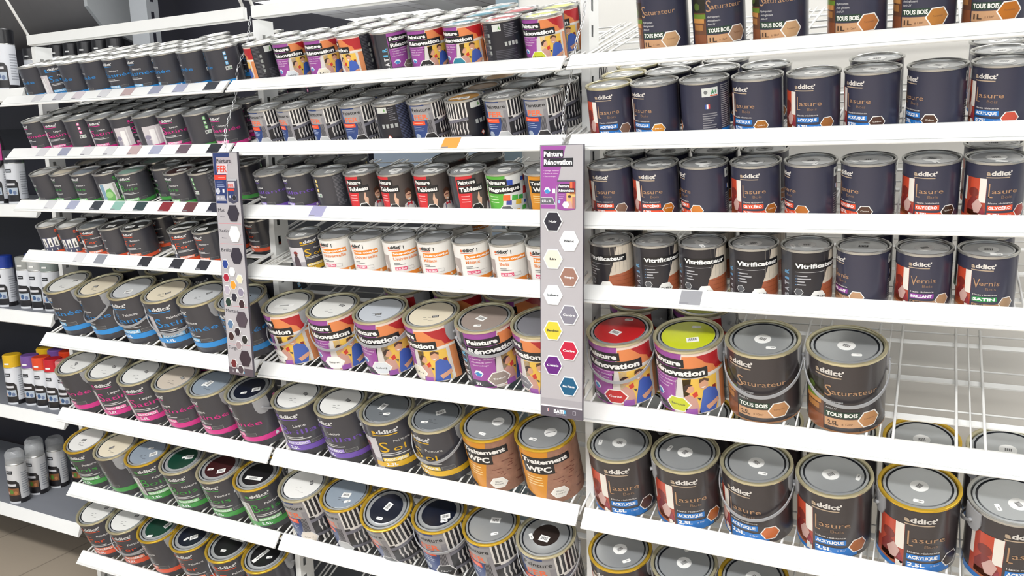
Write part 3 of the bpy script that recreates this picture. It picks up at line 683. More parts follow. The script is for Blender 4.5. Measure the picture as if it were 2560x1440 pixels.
fill(0, 3, [C(.105, 'fer', 'w', 100), C(.209, 'fer', 'w', 95), C(.316, 'fer', 'sg', 33), C(.417, 'fer', 'bk', -30, st=(('square', 0, .2, 20),)), C(.521, 'fer', 'bk', 14, st=(('square', -60, .4, 20), ('price', 90, .5, 20))),
            C(.625, 'fer', 'bk', 0, back=.115), C(.727, 'fer', 'bk', 36, st=(('strip', 0, .1, 25),)), C(.831, 'fer', 'bk', 0, st=(('square', -60, .35, 20),)), C(.940, 'fer', 'bk', -5, back=.10)], 'half', [1, 2, 3, 2, 2, 1, 3, 2, 1])
cd = ('code', 100, .3, -20)
fill(0, 4, [C(.128, 'blue', 'w', -17, handle='back', st=(('code', 120, .35, 20),)), C(.289, 'blue', 'cr', -24, handle='front', st=(('code', -30, .15, 20),)), C(.447, 'blue', 'lg', 10, handle='front', st=(('square', 20, .3, 25),)),
            C(.604, 'blue', 'cr', 33, handle='low', st=(('code', 60, .3, 40),)), C(.762, 'blue', 'lg', -19, handle='back', st=(('code', 110, .3, 40),)), C(.919, 'blue', 'gb', 8, handle='back', st=(('code', 110, .3, 40),))], 'big', [1, 2, 2, 2, 2, 2])
fill(0, 5, [C(.104, 'pink', 'w', -21, handle='back', st=(('code', 0, .1, -40),)), C(.262, 'pink', 'w', 32, handle='back', st=(('code', 100, .3, -20),)), C(.421, 'pink', 'w', 30, handle='back', st=(('code', 100, .3, -20),)),
            C(.585, 'pink', 'bg', -11, handle='back', st=(('code', 90, .4, -30),)), C(.744, 'pink', 'gb', -15, handle='back', st=(('square', -40, .1, 80), ('price', -60, .3, 80))), C(.904, 'pink', 'nv', -28, handle='back', st=(('square', 90, .35, 30), ('price', -10, .3, 20)))], 'big', [1, 1, 2, 2, 1, 1])
fill(0, 6, [C(.090, 'green', 'w', 23, rim=GOLD, handle='back', st=(('code', -30, .1, 10),)), C(.248, 'green', 'cr', -35, handle='back', st=(('code', -20, .2, 50),)), C(.407, 'green', 'gb', 44, rim=GOLD, handle='back', st=(('price', 180, .2, 20), ('square', 80, .45, 45))),
            C(.574, 'green', 'dg', 28, handle='back', st=(('square', 120, .3, 20), ('price', 160, .1, 40))), C(.743, 'green', 'br', 16, handle='back', st=(('square', 50, .35, 30), ('price', -50, .4, 20))), C(.903, 'green', 'bk', 44, rim=GOLD, handle='back', st=(('strip', 0, .25, 5),))], 'big', [1, 1, 1, 1, 1, 1])
fill(0, 7, [C(.104, 'fer', 'w', 28, handle='back', st=(('code', 120, .4, 10),)), C(.263, 'fer', 'w', 30, handle='front', st=(('code', 120, .4, 10),)), C(.421, 'fer', 'dg', -18, rim=GOLD, handle='back', st=(('square', 110, .4, 70), ('price', 0, .6, 20))),
            C(.580, 'fer', 'nv', 20, rim=GOLD, handle='back', st=(('square', 60, .2, 40), ('price', -20, .3, 60))), C(.745, 'fer', 'bk', 38, rim=GOLD, handle='front', st=(('strip', 150, .4, 0), ('price', 0, .35, 10))), C(.904, 'fer', 'bk', 15, rim=GOLD, handle='back', st=(('strip', -50, .2, 70), ('price', 70, .3, 20)))], 'big', [1, 1, 1, 1, 1, 1])
# --- middle bay
xs = [.093, .195, .300, .406, .512, .617, .721, .825, .928]
rn = [(-82, 'w', 'f2f2ee', 'Blanc'), (26, 'lg', 'd8dde2', 'Iceberg'), (26, 'w', 'e9e2d0', 'Lin'), (-38, 'w', 'f2f2ee', 'Blanc'), (86, 'w', '8a7c74', 'Taupe'), (23, 'w', '202024', 'Noir'), (5, 'tl', '2a8098', ''), (-135, 'rd', 'c01e24', 'Cerise'), (4, 'li', 'c6cc2e', 'Bambou')]
fill(1, 0, [C(x, 'reno', l, y, args=(h, t), st=(('code', 60, .3, 20),) if l == 'w' else (('square', 60, .2, 20), ('price', -60, .4, 30))) for x, (y, l, h, t) in zip(xs, rn)], 'half', [2, 2, 3, 3, 3, 3, 3, 2, 2])
fr = [(17, 's', 'b8babc', ''), (6, 's', 'b8babc', ''), (12, 's', 'b8babc', ''), (30, 'sd', '202024', 'Noir'), (-128, 'sd', '202024', 'Noir'), (30, 'sd', '202024', 'Noir'), (-68, 'gd', 'b98426', ''), (18, 's', 'b8babc', ''), (18, 's', '2e2c30', 'Noir Mat')]
fill(1, 1, [C(x, 'iron', l, y, args=(h, t), st=(('square', 30, .15, 20), ('price', -70, .5, 20))) for x, (y, l, h, t) in zip([.097, .197, .303, .405, .509, .613, .721, .825, .925], fr)], 'half', [2, 3, 3, 4, 4, 4, 4, 4, 4])
fill(1, 2, [C(.093, 'violet', 's', -22, st=(('code', 0, .1, 10),)), C(.195, 'violet', 's', -24, st=(('code', 0, .1, 10),)), C(.298, 'sol', 's', -146, st=(('square', 60, .2, 10),)),
            C(.403, 'tableau', 'sd', 30, st=rst(1)), C(.510, 'tableau', 'sd', 16, st=rst(2)), C(.615, 'tableau', 'sd', 26, st=rst(3)), C(.719, 'tableau', 'sd', 50, st=rst(4)),
            C(.821, 'magn', 's', 14, st=(('roundline', 0, 0, 0), ('price', 160, .5, 10))), C(.923, 'wpc', 's', 32, st=rst(6, 'roundline'))], 'half', [2, 2, 2, 1, 1, 2, 2, 1, 2])
fill(1, 3, [C(.187, 'sol', 's', 65, st=(('square', 0, .2, 10),)), C(.299, 'sous', 's', 0, args=('Universelle',)), C(.402, 'sous', 's', 0, args=('Universelle',)), C(.506, 'sous', 's', 24, args=('Universelle',)),
            C(.613, 'sous', 's', 6, args=('Métaux',)), C(.718, 'sous', 's', 26, args=('Métaux',)), C(.821, 'sous', 's', 14, args=('Bois',)), C(.919, 'sous', 's', 6, args=('Bois',))], 'half', [1, 1, 1, 1, 3, 1, 3, 3])
fill(1, 4, [C(.094, 'reno', 'w', -12, args=('f2f2ee', 'Blanc'), handle='front', st=(('strip', 0, .2, 15),)), C(.257, 'reno', 'w', 16, args=('f2f2ee', 'Blanc'), handle='front', st=(('code', 110, .35, -20),)),
            C(.418, 'reno', 'ib', 15, args=('d8dde2', 'Iceberg'), handle='high', st=(('code', 20, .3, 30),)), C(.580, 'reno', 'cr', -18, args=('e9e2d0', 'Lin'), handle='back', st=(('code', 60, .3, 20),)),
            C(.738, 'reno', 'tp', 42, args=('9a8c84', 'Taupe'), handle='high', st=(('square', -60, .1, -20), ('price', 0, .5, 10))), C(.897, 'reno', 'cd', -29, args=('7d7d84', 'Cendre'), handle='back', st=(('square', 80, .4, 20),))], 'two', [1, 1, 2, 2, 2, 1])
fill(1, 5, [C(.086, 'violet', 'w', 18, handle='back', st=(('code', 110, .35, -30),)), C(.247, 'violet', 'w', -4, handle='back', st=(('code', 110, .3, -20),)), C(.409, 'sol', 'sg', 35, handle='back', st=(('square', -100, .2, 80), ('price', 30, .35, 15))),
            C(.571, 'sol', 'sg', -5, handle='front', st=(('square', 160, .2, 40), ('price', -30, .5, 10))), C(.733, 'wpc', 's', 12, rim=GOLD, handle=None, st=(('roundline', 120, .3, 20), ('price', 0, .55, -10))),
            C(.892, 'wpc', 's', 22, rim=GOLD, handle=None, st=(('roundline', 90, .2, 30), ('price', -30, .5, -5)))], 'big', [1, 1, 1, 1, 1, 1])
fill(1, 6, [C(.086, 'iron', 'w', 18, args=('e8dfd4', 'Blanc'), handle='back', st=(('code', 110, .35, -50),)), C(.247, 'iron', 'gb', 0, args=('b8babc', ''), rim=GOLD, handle='back', st=(('square', 40, .15, 10), ('price', 40, .5, 30))),
            C(.405, 'iron', 'nv', 2, args=('5a5d60', ''), rim=GOLD, tilt=8, handle=None, st=(('square', 160, .1, 75), ('price', -5, .45, 0))), C(.567, 'iron', 'nv', 20, args=('202024', 'Noir'), rim=GOLD, handle='high', st=(('square', 70, .35, 30), ('price', 50, .5, 30))),
            C(.729, 'iron', 's', 6, args=('b8babc', ''), rim=GOLD, handle='back', st=(('square', 150, .2, 10), ('price', 40, .5, 30))), C(.890, 'iron', 'kd', 20, args=('202024', 'Noir'), handle='front', st=(('square', 0, .15, -5), ('price', -70, .5, -50)))], 'big', [1, 1, 1, 1, 1, 1])
# --- right bay
fill(2, 0, [C(.200, 'satur', 's', 0, args=('c49c72',)), C(.316, 'satur', 's', 22, args=('a88468',)), C(.437, 'satur', 's', 0, args=('c49c72',)), C(.578, 'satur', 's', -4, args=('b8733a',)), C(.693, 'satur', 's', -6, args=('b87a34',)), C(.807, 'satur', 's', -10, args=('b86c14',))], 'litre', [1, 1, 1, 1, 1, 1])
hx = [('8a6a58', ''), ('d08a2c', 'Pin'), ('cc6a2c', ''), ('a4661c', 'Chêne'), ('a4662c', ''), ('4a2c22', 'Chêne'), ('4a2c1c', 'Chêne'), ('c8503c', '')]
def rs(i): return rst(i*3+1)
xr = [.084, .186, .292, .399, .506, .612, .721, .825]
fill(2, 1, [C(x, 'acryl', 's', y, args=h, st=rs(i), rim=PALEGOLD if i == 0 else STEEL) for i, (x, y, h) in enumerate(zip(xr, (20, -14, -105, -17, 4, -19, -44, -18), hx))], 'three', [3, 3, 3, 2, 1, 2, 1, 3])
hx = [('8a6a58', ''), ('c4741c', 'Pin'), ('cc7a2c', ''), ('a4601c', 'Chêne'), ('b0641c', ''), ('4a2c1c', 'Chêne'), ('3c2416', 'Chêne'), ('a02a1c', '')]
fill(2, 2, [C(x, 'glyc', 's', y, args=h, st=rs(i+9)) for i, (x, y, h) in enumerate(zip(xr, (7, 12, -41, 13, -46, -35, 6, 22), hx))], 'three', [2, 2, 2, 2, 1, 1, 1, 2])
fill(2, 3, [C(.083, 'vitr', 's', -5, args=('Mat',), st=rs(21)), C(.186, 'vitr', 's', 34, args=('Satin',), st=rst(22, 'roundline')), C(.290, 'vitr', 's', 14, args=('Satin',), st=rst(23, 'roundline')), C(.398, 'vitr', 's', 18, args=('Brillant',), st=rs(24)), C(.504, 'vitr', 's', 30, args=('Brillant',), st=rs(25)),
            C(.610, 'brill', 's', -42, args=('b8906c', ''), st=(('code', 0, 0, 0), ('price', 180, .4, 0))), C(.718, 'brill', 's', 10, args=('b8906c', ''), st=rs(27)), C(.824, 'satin', 's', 7, args=('b09070', ''), st=rs(28))], 'three', [2, 1, 2, 2, 1, 2, 2, 2])
fill(2, 4, [C(.096, 'reno', 'rd', 5, args=('c01e24', 'Cerise'), handle='front', st=(('square', -20, .2, -20), ('price', 170, .62, 5)), bd='reno'), C(.257, 'reno', 'li', -5, args=('c6cc2e', 'Bambou'), handle='back', st=(('square', 40, .3, 20), ('price', 165, .5, 5)))], 'two', [2, 2])
for i, (x, y) in enumerate(((.419, 2), (.586, 10))):
    can(2, 4, 2+i, x, 'satur', 'big', 's', y, ('c08a58',), None, 'front', 0, 0, 0, (('round', 90, .0, -20), ('price', 35, .5, 5)))
hx = [('5c3c30', ''), ('b8682c', ''), ('c8682c', ''), ('a8602c', ''), ('2c1c1c', ''), ('5c3c30', '')]
fill(2, 5, [C(x, 'acryl', 's', y, args=h, rim=r, handle=hd, st=s, brim=br_) for x, y, h, r, hd, s, br_ in zip((.086, .247, .409, .572, .736, .900), (28, 28, -4, 11, 22, 30), hx, (PALEGOLD, PALEGOLD, PALEGOLD, PALEGOLD, GOLD, STEEL), (None, 'back', 'front', 'back', 'back', 'back'),
     ((('round', 0, 0, 0), ('price', -80, .6, 100)), (('round', 0, 0, 60), ('price', -100, .5, 75)), (('round', 0, 0, -30), ('price', 30, .5, -5)), (('round', -60, .1, 40), ('price', 90, .62, 80)), (('round', 0, 0, 60), ('price', 0, .6, -5)), (('round', 40, .2, -60), ('price', -40, .5, -70))), (GOLD, GOLD, PALEGOLD, PALEGOLD, GOLD, PALEGOLD))], 'big', [2, 2, 2, 2, 2, 2])
fill(2, 6, [C(x, 'acryl', 's', y, args=('8a6a58', ''), rim=r, handle='back', st=(('round', 0, 0, 50), ('price', (40, 180, 100)[i], .55, 40))) for i, (x, y, r) in enumerate(((.086, 0, GOLD), (.247, 8, PALEGOLD), (.409, -6, GOLD)))], 'big', [1, 1, 1])

# ------------------------------------------------------------------ wire shelves with price rails
SWC = {'fg': 'd9d9dc', 'lp': 'd8cfd4', 'pb': 'bfa8a8', 'bg': '9fa3b8', 'bl': 'a9adc4', 'dk': '3c4048', 'pg': 'c9c9d0', 'mb': '6a5a64', 'bk': '2a2c34', 'mi': '8cb8ac', 'dg': '2f4448', 'rd': '8a2a34', 'bn': '6a3c40', 'nv': '26283a', 'or': 'f0a850', 'li': 'a8a6c8', 'gy': '9c9da2', 'gs': '8c9099'}
SWN = {'fg': 'pale grey', 'lp': 'pale pink-grey', 'pb': 'dusty pink', 'bg': 'blue-grey', 'bl': 'lavender-grey', 'dk': 'dark slate', 'pg': 'light grey', 'mb': 'mauve-brown', 'bk': 'near-black', 'mi': 'mint', 'dg': 'dark green-grey', 'rd': 'dark red', 'bn': 'brown', 'nv': 'navy', 'or': 'orange', 'li': 'lilac', 'gy': 'grey', 'gs': 'steel grey'}
SW = {(0, 0): list(zip([0.183, 0.288, 0.379, 0.497, 0.601, 0.719, 0.818, 0.939], ['fg', 'pg', 'lp', 'fg', 'pb', 'bg', 'bl', 'dk'])),
      (0, 1): list(zip([0.177, 0.285, 0.394, 0.499, 0.607, 0.699, 0.811, 0.932], ['fg', 'bg', 'fg', 'fg', 'pb', 'bl', 'mb', 'bk'])),
      (0, 2): list(zip([0.178, 0.29, 0.405, 0.502, 0.603, 0.712, 0.812, 0.91], ['fg', 'bl', 'dk', 'mi', 'dg', 'rd', 'bn', 'nv'])),
      (0, 3): list(zip([0.287, 0.388, 0.592, 0.73, 0.839], ['fg', 'gs', 'bk', 'bk', 'bk'])),
      (1, 1): [(.702, 'or')], (1, 2): [(.282, 'li')], (2, 3): [(.279, 'gy')]}
def ink2(h): return mat('swatch_'+h, h, .5, noise=.02)
for b in range(3):
    for r in range(8):
        y0, lz = ROWS[r]; dz = lz[b]; th = R_(TH[b][r]); zc = lz[b][0]; g = .0066
        root = empty('wire_shelf', (b+.5, y0, zc)); slope = lz[b][1]
        root.rotation_euler = (0, -slope, 0)
        # price rail: slanted face, folded top, beaded bottom edge  (local x from -.5 to .5)
        ZU = (.0311, .0329, .0334, .0344, .0363, .0397, .0377, .0359)[r]; YU = .026
        f = MB(); x0, x1 = -.5+g, .5-g
        prof = [(0, .0062), (YU, ZU), (YU+.003, ZU+.0012), (YU+.0065, ZU+.0002), (YU+.0065, ZU-.003), (YU+.003, ZU-.004), (.0036, .0035), (.0036, .0008), (.001, -.0016), (-.0028, -.0016), (-.0044, .0004), (-.0040, .0032), (-.0030, .0040), (.0018, .0044), (.0022, .0060)]
        f.prism(prof, 'x', x0, x1)
        link('price_rail', f.mesh('price_rail', [WHITE]), root)
        # wires
        f = MB(); sy, cy = math.sin(th), math.cos(th); zr = ZO[r]
        def P(x, u, h=0): return (x, .034+u*cy-h*sy, zr+u*sy+h*cy)
        pitch = .1042 if r < 4 else .1635
        x = -.5+.012; k = 0; small = r < 4
        first = -.5+(.145 if small else .167)+(.02 if (b == 0 and small) else 0)-pitch
        bounds = [first+pitch*k for k in range(11) if first+pitch*k < .5]
        off = .016 if small else .025
        for x in bounds:
            for q in (-off, off):
                if abs(x+q) < .486: f.tube([P(x+q, -.002, -.0027), P(x+q, DEPTH, -.0027)], .0025 if small else .0029, 0, 6)
        for u in (.012, .13, .29, .44): f.tube([P(-.492, u, -.0058), P(.492, u, -.0058)], .0021, 0, 6)
        for s in (-1, 1): f.tube([P(s*.492, -.012, -.003), P(s*.492, DEPTH, -.003)], .003, 0, 6)
        link('wire_grid', f.mesh('wire_grid', [WHITE2]), root)
        for x in bounds:
            if abs(x) > .48: continue
            d = MB(); d.tube([P(x, -.001, .0), P(x, DEPTH, .0)], .0016, 0, 6)
            link('divider_wire', d.mesh('divider_wire', [WHITE2]), root)
        for u in (.10, .245, .40):
            d = MB()
            a = P(0, u-.009, -.0125); c = P(0, u+.009, -.0125)
            d.prism([(a[1], a[2]), (c[1], c[2]), (P(0, u+.009, -.009)[1], P(0, u+.009, -.009)[2]), (P(0, u-.009, -.009)[1], P(0, u-.009, -.009)[2])], 'x', -.478, .478)
            link('cross_bar', d.mesh('cross_bar', [WHITE]), root)
        for (sx, c) in SW.get((b, r), ()):
            d = MB(); w_ = .0225; t0, t1 = .08, .97
            def Q(x, t, e): return (x, YU*t-e*.8, .0055+(ZU-.0055)*t+e*.6)
            x = sx-.5
            d.v = [Q(x-w_, t0, .0004), Q(x+w_, t0, .0004), Q(x+w_, t1, .0004), Q(x-w_, t1, .0004)]+[Q(x-w_, t0, .0012), Q(x+w_, t0, .0012), Q(x+w_, t1, .0012), Q(x-w_, t1, .0012)]
            d.f = [(4, 5, 6, 7), (0, 1, 5, 4), (1, 2, 6, 5), (2, 3, 7, 6), (3, 0, 4, 7), (3, 2, 1, 0)]; d.m = [0]*6; d.sm = [False]*6
            k = len(d.v); d.v += [Q(x-w_*.9, .12, .0014), Q(x-w_*.1, .12, .0014), Q(x-w_*.1, .20, .0014), Q(x-w_*.9, .20, .0014)]; d.f.append((k, k+1, k+2, k+3)); d.m.append(1); d.sm.append(False)
            o = link('colour_swatch', d.mesh('colour_swatch', [ink2(SWC[c]), mat('swatch_caption', '8c8c92', .6)]), root); o['label'] = SWN[c]+' colour swatch'
        tag(root, 'white wire shelf with slanted price rail, %s level of the %s' % (ROWN[r], BAYN[b]), 'shelf', 'wire shelves of the paint rack')

# ------------------------------------------------------------------ uprights, beams
XU = (-.0175, .003); YU0, YU1 = .1448, .205
for b in range(4):
    f = MB(); x0, x1 = b+XU[0], b+XU[1]; zt = 1.795 if b < 2 else 2.1; zb = -.2
    f.box(x0, x1, YU0, YU0+.002, zb, zt); f.box(x0, x1, YU1-.002, YU1, zb, zt)
    z = zb; ph = .0575; i = 0
    for sx in ((x0, x0+.0016), (x1-.0016, x1)):
        f.box(sx[0], sx[1], YU0+.002, YU0+.014, zb, zt); f.box(sx[0], sx[1], YU0+.027, YU1-.002, zb, zt)
        z = zb
        while z < zt-.06: f.box(sx[0], sx[1], YU0+.014, YU0+.027, z, z+.031); z += ph
        f.box(sx[0], sx[1], YU0+.014, YU0+.027, z, zt)
    f.box(x0-.02, x1+.02, YU0-.02, YU1+.25, zb, zb+.02)
    o = link('rack_upright', f.mesh('rack_upright', [WHITE]))
    tag(o, ['slotted white upright at the left end of the paint rack', 'slotted white upright between left and middle bays', 'slotted white upright between middle and right bays', 'slotted white upright at the right end of the paint rack'][b], 'upright', 'slotted uprights of the paint rack')
for b in range(2):
    root = empty('top_beam', (b, .13, 1.812))
    f = MB(); f.box(.006, .976, -.012, .003, -.015, .016); f.box(.006, .976, -.006, .0145, -.017, -.015)
    link('beam', f.mesh('beam', [WHITE]), root)
    for s in (.008, .972):
        f = MB(); f.tube([(s, -.004, .012), (s+.0, -.08, .15), (s, -.10, .36)], .0045, 0, 8)
        link('strut', f.mesh('strut', [WHITE]), root)
    tag(root, 'white flat beam with slanted struts above the %s' % BAYN[b], 'beam', 'top beams of the paint rack')

# ------------------------------------------------------------------ hanging colour-chart signs
def chain(name, pts, label):
    root = empty(name, pts[0]); P = [Vector(p) for p in pts]; L = .0125; i = 0; f = None
    seg = [(P[k+1]-P[k]).length for k in range(len(P)-1)]; tot = sum(seg); n = int(tot/L); 
    def at(s):
        for k, l in enumerate(seg):
            if s <= l or k == len(seg)-1: return P[k]+(P[k+1]-P[k])*(s/l), (P[k+1]-P[k]).normalized()
            s -= l
    me = None
    for k in range(n):
        p, d = at((k+.5)*tot/n)
        if me is None:
            f = MB(); pts2 = []
            for j in range(16):
                t = 2*PI*j/16; pts2.append((.0030*math.cos(t), 0, .0072*math.sin(t)))
            f.tube(pts2, .00095, 0, 6, closed=True); me = f.mesh('chain_link', [mat('chain_zinc', 'd4d6d8', .3, .9)])
        q = Vector((0, 0, 1)).rotation_difference(d).to_matrix().to_4x4()
        o = link('chain_link', me, root, Matrix.Translation(p-P[0]) @ q @ Matrix.Rotation(PI/2*(k % 2)+.4, 4, 'Z'))
    tag(root, label, 'chain', 'chains holding the hanging signs')
def sign(name, x, y, z, W, Hh, lean, ic, label):
    root = empty(name, (x+W/2, y, z-Hh)); root.rotation_euler = (lean, 0, 0)
    f = MB(); f.box(-W/2, W/2, .0, .006, 0, Hh); link('panel', f.mesh('panel', [mat('sign_board', 'b2aeb1', .45, noise=.01)]), root)
    f = MB(); e = .0011
    for a in ((-W/2-e, -W/2, 0, .0062, 0, Hh), (W/2, W/2+e, -.0004, .0064, 0, Hh), (-W/2-e, W/2+e, 0, .0062, Hh, Hh+e)): f.box(*a)
    link('edge_trim', f.mesh('edge_trim', [mat('sign_edge', '55525c', .4)]), root)
    return root
def flat_part(nm, A, root, eps=.0002): return link(nm, A.build(nm, eps=eps), root)
def chip(root, W, Hh, x, y, r, c, txt, name_, tall=1.1, border=True, tcol=None, lines=1):
    """hexagonal colour chip standing slightly proud of the sign; x, y from the top-left corner"""
    cx, cz = -W/2+x, Hh-y; H6 = [(math.cos(PI/3*k), math.sin(PI/3*k)*tall) for k in range(6)]
    f = MB(); 
    if border: f.prism([(cx+a*r*1.12, cz+b*r*1.12) for a, b in H6], 'y', -.0022, -.0004, 0)
    f.prism([(cx+a*r, cz+b*r) for a, b in H6], 'y', -.0026, -.0004, 1)
    me = f.mesh('colour_chip', [mat('chip_border', 'f4f4f2', .4), mat('chip_'+c, c, .35, coat=.3, noise=.01), mat('ink_light', 'ececec', .5, noise=0), mat('ink_dark', '2c2c30', .5, noise=0)])
    o = link('colour_chip', me, root); o['label'] = name_+' hexagonal colour chip'
    if txt:
        A = Art(1, 1); n = len(txt)
        for i, t in enumerate(txt):
            hh = r*.24 if n == 1 else r*.17
            A.text(t, cx, cz-hh*.45+(n-1-2*i)*hh*.75, hh, M['ink_dark'] if tcol == 'd' else M['ink_light'], w=min(r*1.35, r*.23*len(t)), al='c', bold=.03, lay=1)
        t = link('lettering', A.build('lettering'), o); t.location.y = -.0027
# -- "Peinture Rénovation" sign
W, Hh = .1015, .612
s2 = sign('hanging_sign', 1.9515, -.049, 1.4275, W, Hh, -.042, 0, '')
tag(s2, 'long purple-headed colour-chart sign hanging between middle and right bays', 'sign', 'hanging colour-chart signs')
A = Art(1, 1); L0 = -W/2
A.poly([(L0+.001, Hh-.001), (L0+.061, Hh-.001), (L0+.044, Hh-.07), (L0+.036, Hh-.103), (L0+.036, Hh-.138), (L0+.001, Hh-.138)], '9c4a9e', 1)
A.rect(L0+.008, L0+.055, Hh-.027, Hh-.010, '1c1a20', 3); A.text('Peinture', L0+.009, Hh-.024, .0115, 'f6f4f4', w=.045, bold=.035)
A.rect(L0+.008, L0+.078, Hh-.046, Hh-.0275, '1c1a20', 4); A.text('Rénovation', L0+.009, Hh-.042, .012, 'f6f4f4', w=.067, bold=.035)
for i, (t, ww) in enumerate((('• Carrelage · Radiateurs', .037), ('• Meubles de cuisine', .034), ('• Électroménager', .030))): A.text(t, L0+.008, Hh-.056-.0062*i, .0028, 'ecd0ea', w=ww, bold=.01)
A.hexa(L0+.017, Hh-.098, .0075, 'f0f4f8', 4, border='f6f6f6', bw=1.05, fx=1); A.poly([(L0+.010, Hh-.098), (L0+.018, Hh-.095), (L0+.024, Hh-.101), (L0+.02, Hh-.105), (L0+.013, Hh-.104)], '3f94cc', 6)
A.rect(L0+.029, L0+.036, Hh-.104, Hh-.094, 'f0ecf2', 4)
A.poly([(L0+.001, Hh-.129), (L0+.037, Hh-.129), (L0+.030, Hh-.113), (L0+.001, Hh-.113)], 'e4e2e6', 3); A.poly([(L0+.001, Hh-.128), (L0+.035, Hh-.128), (L0+.0295, Hh-.114), (L0+.001, Hh-.114)], '66636c', 4); A.text('0,5 L - 2L', L0+.004, Hh-.1235, .0055, 'f4f4f4', w=.022, bold=.03)
flat_part('header_print', A, s2)
A = Art(1, 1)   # little can picture
cx = L0+.041
A.poly([(cx, Hh-.138), (cx+.01, Hh-.1405), (cx+.02, Hh-.1412), (cx+.031, Hh-.1405), (cx+.043, Hh-.138), (cx+.043, Hh-.077), (cx, Hh-.077)], '964a98', 7)
A.rect(cx, cx+.043, Hh-.0785, Hh-.076, '55525a', 8); A.rect(cx+.030, cx+.043, Hh-.106, Hh-.079, 'd86a3c', 8); A.rect(cx+.036, cx+.043, Hh-.098, Hh-.079, 'a82a2c', 9)
A.rect(cx+.003, cx+.030, Hh-.0925, Hh-.084, '1c1a20', 10); A.text('Peinture', cx+.004, Hh-.091, .006, 'f0eef0', w=.025, bold=.03, lay=12); A.rect(cx+.003, cx+.041, Hh-.102, Hh-.093, '1c1a20', 11); A.text('Rénovation', cx+.004, Hh-.1005, .0062, 'f0eef0', w=.036, bold=.03, lay=12)
A.rect(cx+.022, cx+.043, Hh-.137, Hh-.103, 'e8b870', 8); A.ell(cx+.030, Hh-.115, .0042, .005, 'd9a282', 10); A.ell(cx+.0295, Hh-.111, .0042, .0028, '3a2520', 11); A.poly([(cx+.023, Hh-.137), (cx+.027, Hh-.121), (cx+.034, Hh-.121), (cx+.037, Hh-.137)], 'cfa095', 10); A.rect(cx+.036, cx+.043, Hh-.137, Hh-.112, 'b8746a', 9)
for i in range(3): A.rect(cx+.004, cx+.018-.002*i, Hh-.108-.004*i, Hh-.1068-.004*i, 'e4c8e4', 10)
A.hexa(cx+.021, Hh-.129, .0075, 'f4f4f2', 12, border='d8d8d8', fx=1); A.ell(cx+.005, Hh-.122, .003, .004, '9fc0e0', 10)
flat_part('can_picture', A, s2)
CH = [(.0308, .166, '2a2630', ['Noir'], 'near-black', 0), (.0697, .208, 'f6f8f6', ['Blanc'], 'white', 'd'), (.0308, .249, 'ede4cc', ['Lin'], 'linen', 'd'), (.0697, .288, '9c7464', ['Taupe'], 'taupe brown', 0), (.0308, .330, 'e8eef0', ['Iceberg'], 'icy white', 'd'), (.0697, .373, '85828e', ['Cendre'], 'ash grey', 0),
      (.0308, .411, 'd9c93c', ['Bambou'], 'yellow', 'd'), (.0697, .454, 'c01c3c', ['Cerise'], 'cherry red', 0), (.0308, .491, '64207a', ['Cassis'], 'deep purple', 0), (.0697, .536, '17587c', ['Bleu Pétrole'], 'petrol blue', 0)]
for x, y, c, t, n, dk in CH: chip(s2, W, Hh, x, y, .0212, c, t, n, tall=1.07, tcol=dk or None)
A = Art(1, 1); A.rect(-W/2, W/2, 0, .024, '5c5560', 1); A.rect(-W/2, W/2, .024, .027, 'e6e2e6', 1); A.rect(-W/2, W/2, .029, .043, 'a39fa4', 1)
A.text('BATI', -.018, .0105, .0085, 'f4f4f6', w=.024, bold=.05); A.text('R', .0068, .0105, .0085, '5fb4dc', w=.006, bold=.05); A.text('PEINTURES', 0, .006, .003, 'b8b4bc', w=.026, al='c')
A.rect(-.034, -.0325, .012, .019, 'e8e4e8', 3); A.rect(-.0325, -.031, .012, .019, 'd84a4a', 3)
for a in ((.028, .036, .010, .011), (.028, .036, .018, .019), (.028, .029, .010, .019), (.035, .036, .010, .019)): A.rect(*a, 'b0acb4', 3)
flat_part('footer_print', A, s2)
# -- "Peinture FER" sign
W, Hh = .0905, .626
s1 = sign('hanging_sign', .9590, -.032, 1.4285, W, Hh, -.015, 0, '')
tag(s1, 'long navy-headed colour-chart sign hanging between left and middle bays', 'sign', 'hanging colour-chart signs')
A = Art(1, 1); L0 = -W/2
A.poly([(L0+.001, Hh-.001), (L0+.063, Hh-.001), (L0+.045, Hh-.06), (L0+.042, Hh-.138), (L0+.001, Hh-.138)], '27376c', 1)
A.rect(L0+.012, L0+.068, Hh-.033, Hh-.012, 'b4aab0', 2); A.text('Peinture', L0+.014, Hh-.027, .0115, '24222a', w=.052, bold=.005)
A.rect(L0+.012, L0+.052, Hh-.058, Hh-.030, 'd8ccd0', 3); A.text('FER', L0+.014, Hh-.053, .019, 'e2503a', w=.036, bold=.015)
A.poly([(L0+.001, Hh-.073), (L0+.044, Hh-.073), (L0+.046, Hh-.060), (L0+.001, Hh-.060)], 'e2402c', 4); A.rect(L0+.016, L0+.040, Hh-.068, Hh-.066, 'f4a898', 5)
for i in range(3): A.rect(L0+.008, L0+(.030, .034, .036)[i], Hh-.080-.006*i, Hh-.078-.006*i, '98a4c8', 3)
A.hexa(L0+.011, Hh-.104, .008, 'c4c8d4', 4, border='e4e6ec', fx=.9); A.rect(L0+.028, L0+.035, Hh-.108, Hh-.098, 'e6e8ee', 4)
A.poly([(L0+.003, Hh-.131), (L0+.040, Hh-.131), (L0+.034, Hh-.116), (L0+.003, Hh-.116)], 'a8a6b0', 4); A.text('0,5 L - 2,5L', L0+.005, Hh-.126, .005, 'f0f0f4', w=.027, bold=.02)
flat_part('header_print', A, s1)
A = Art(1, 1); cx = L0+.047
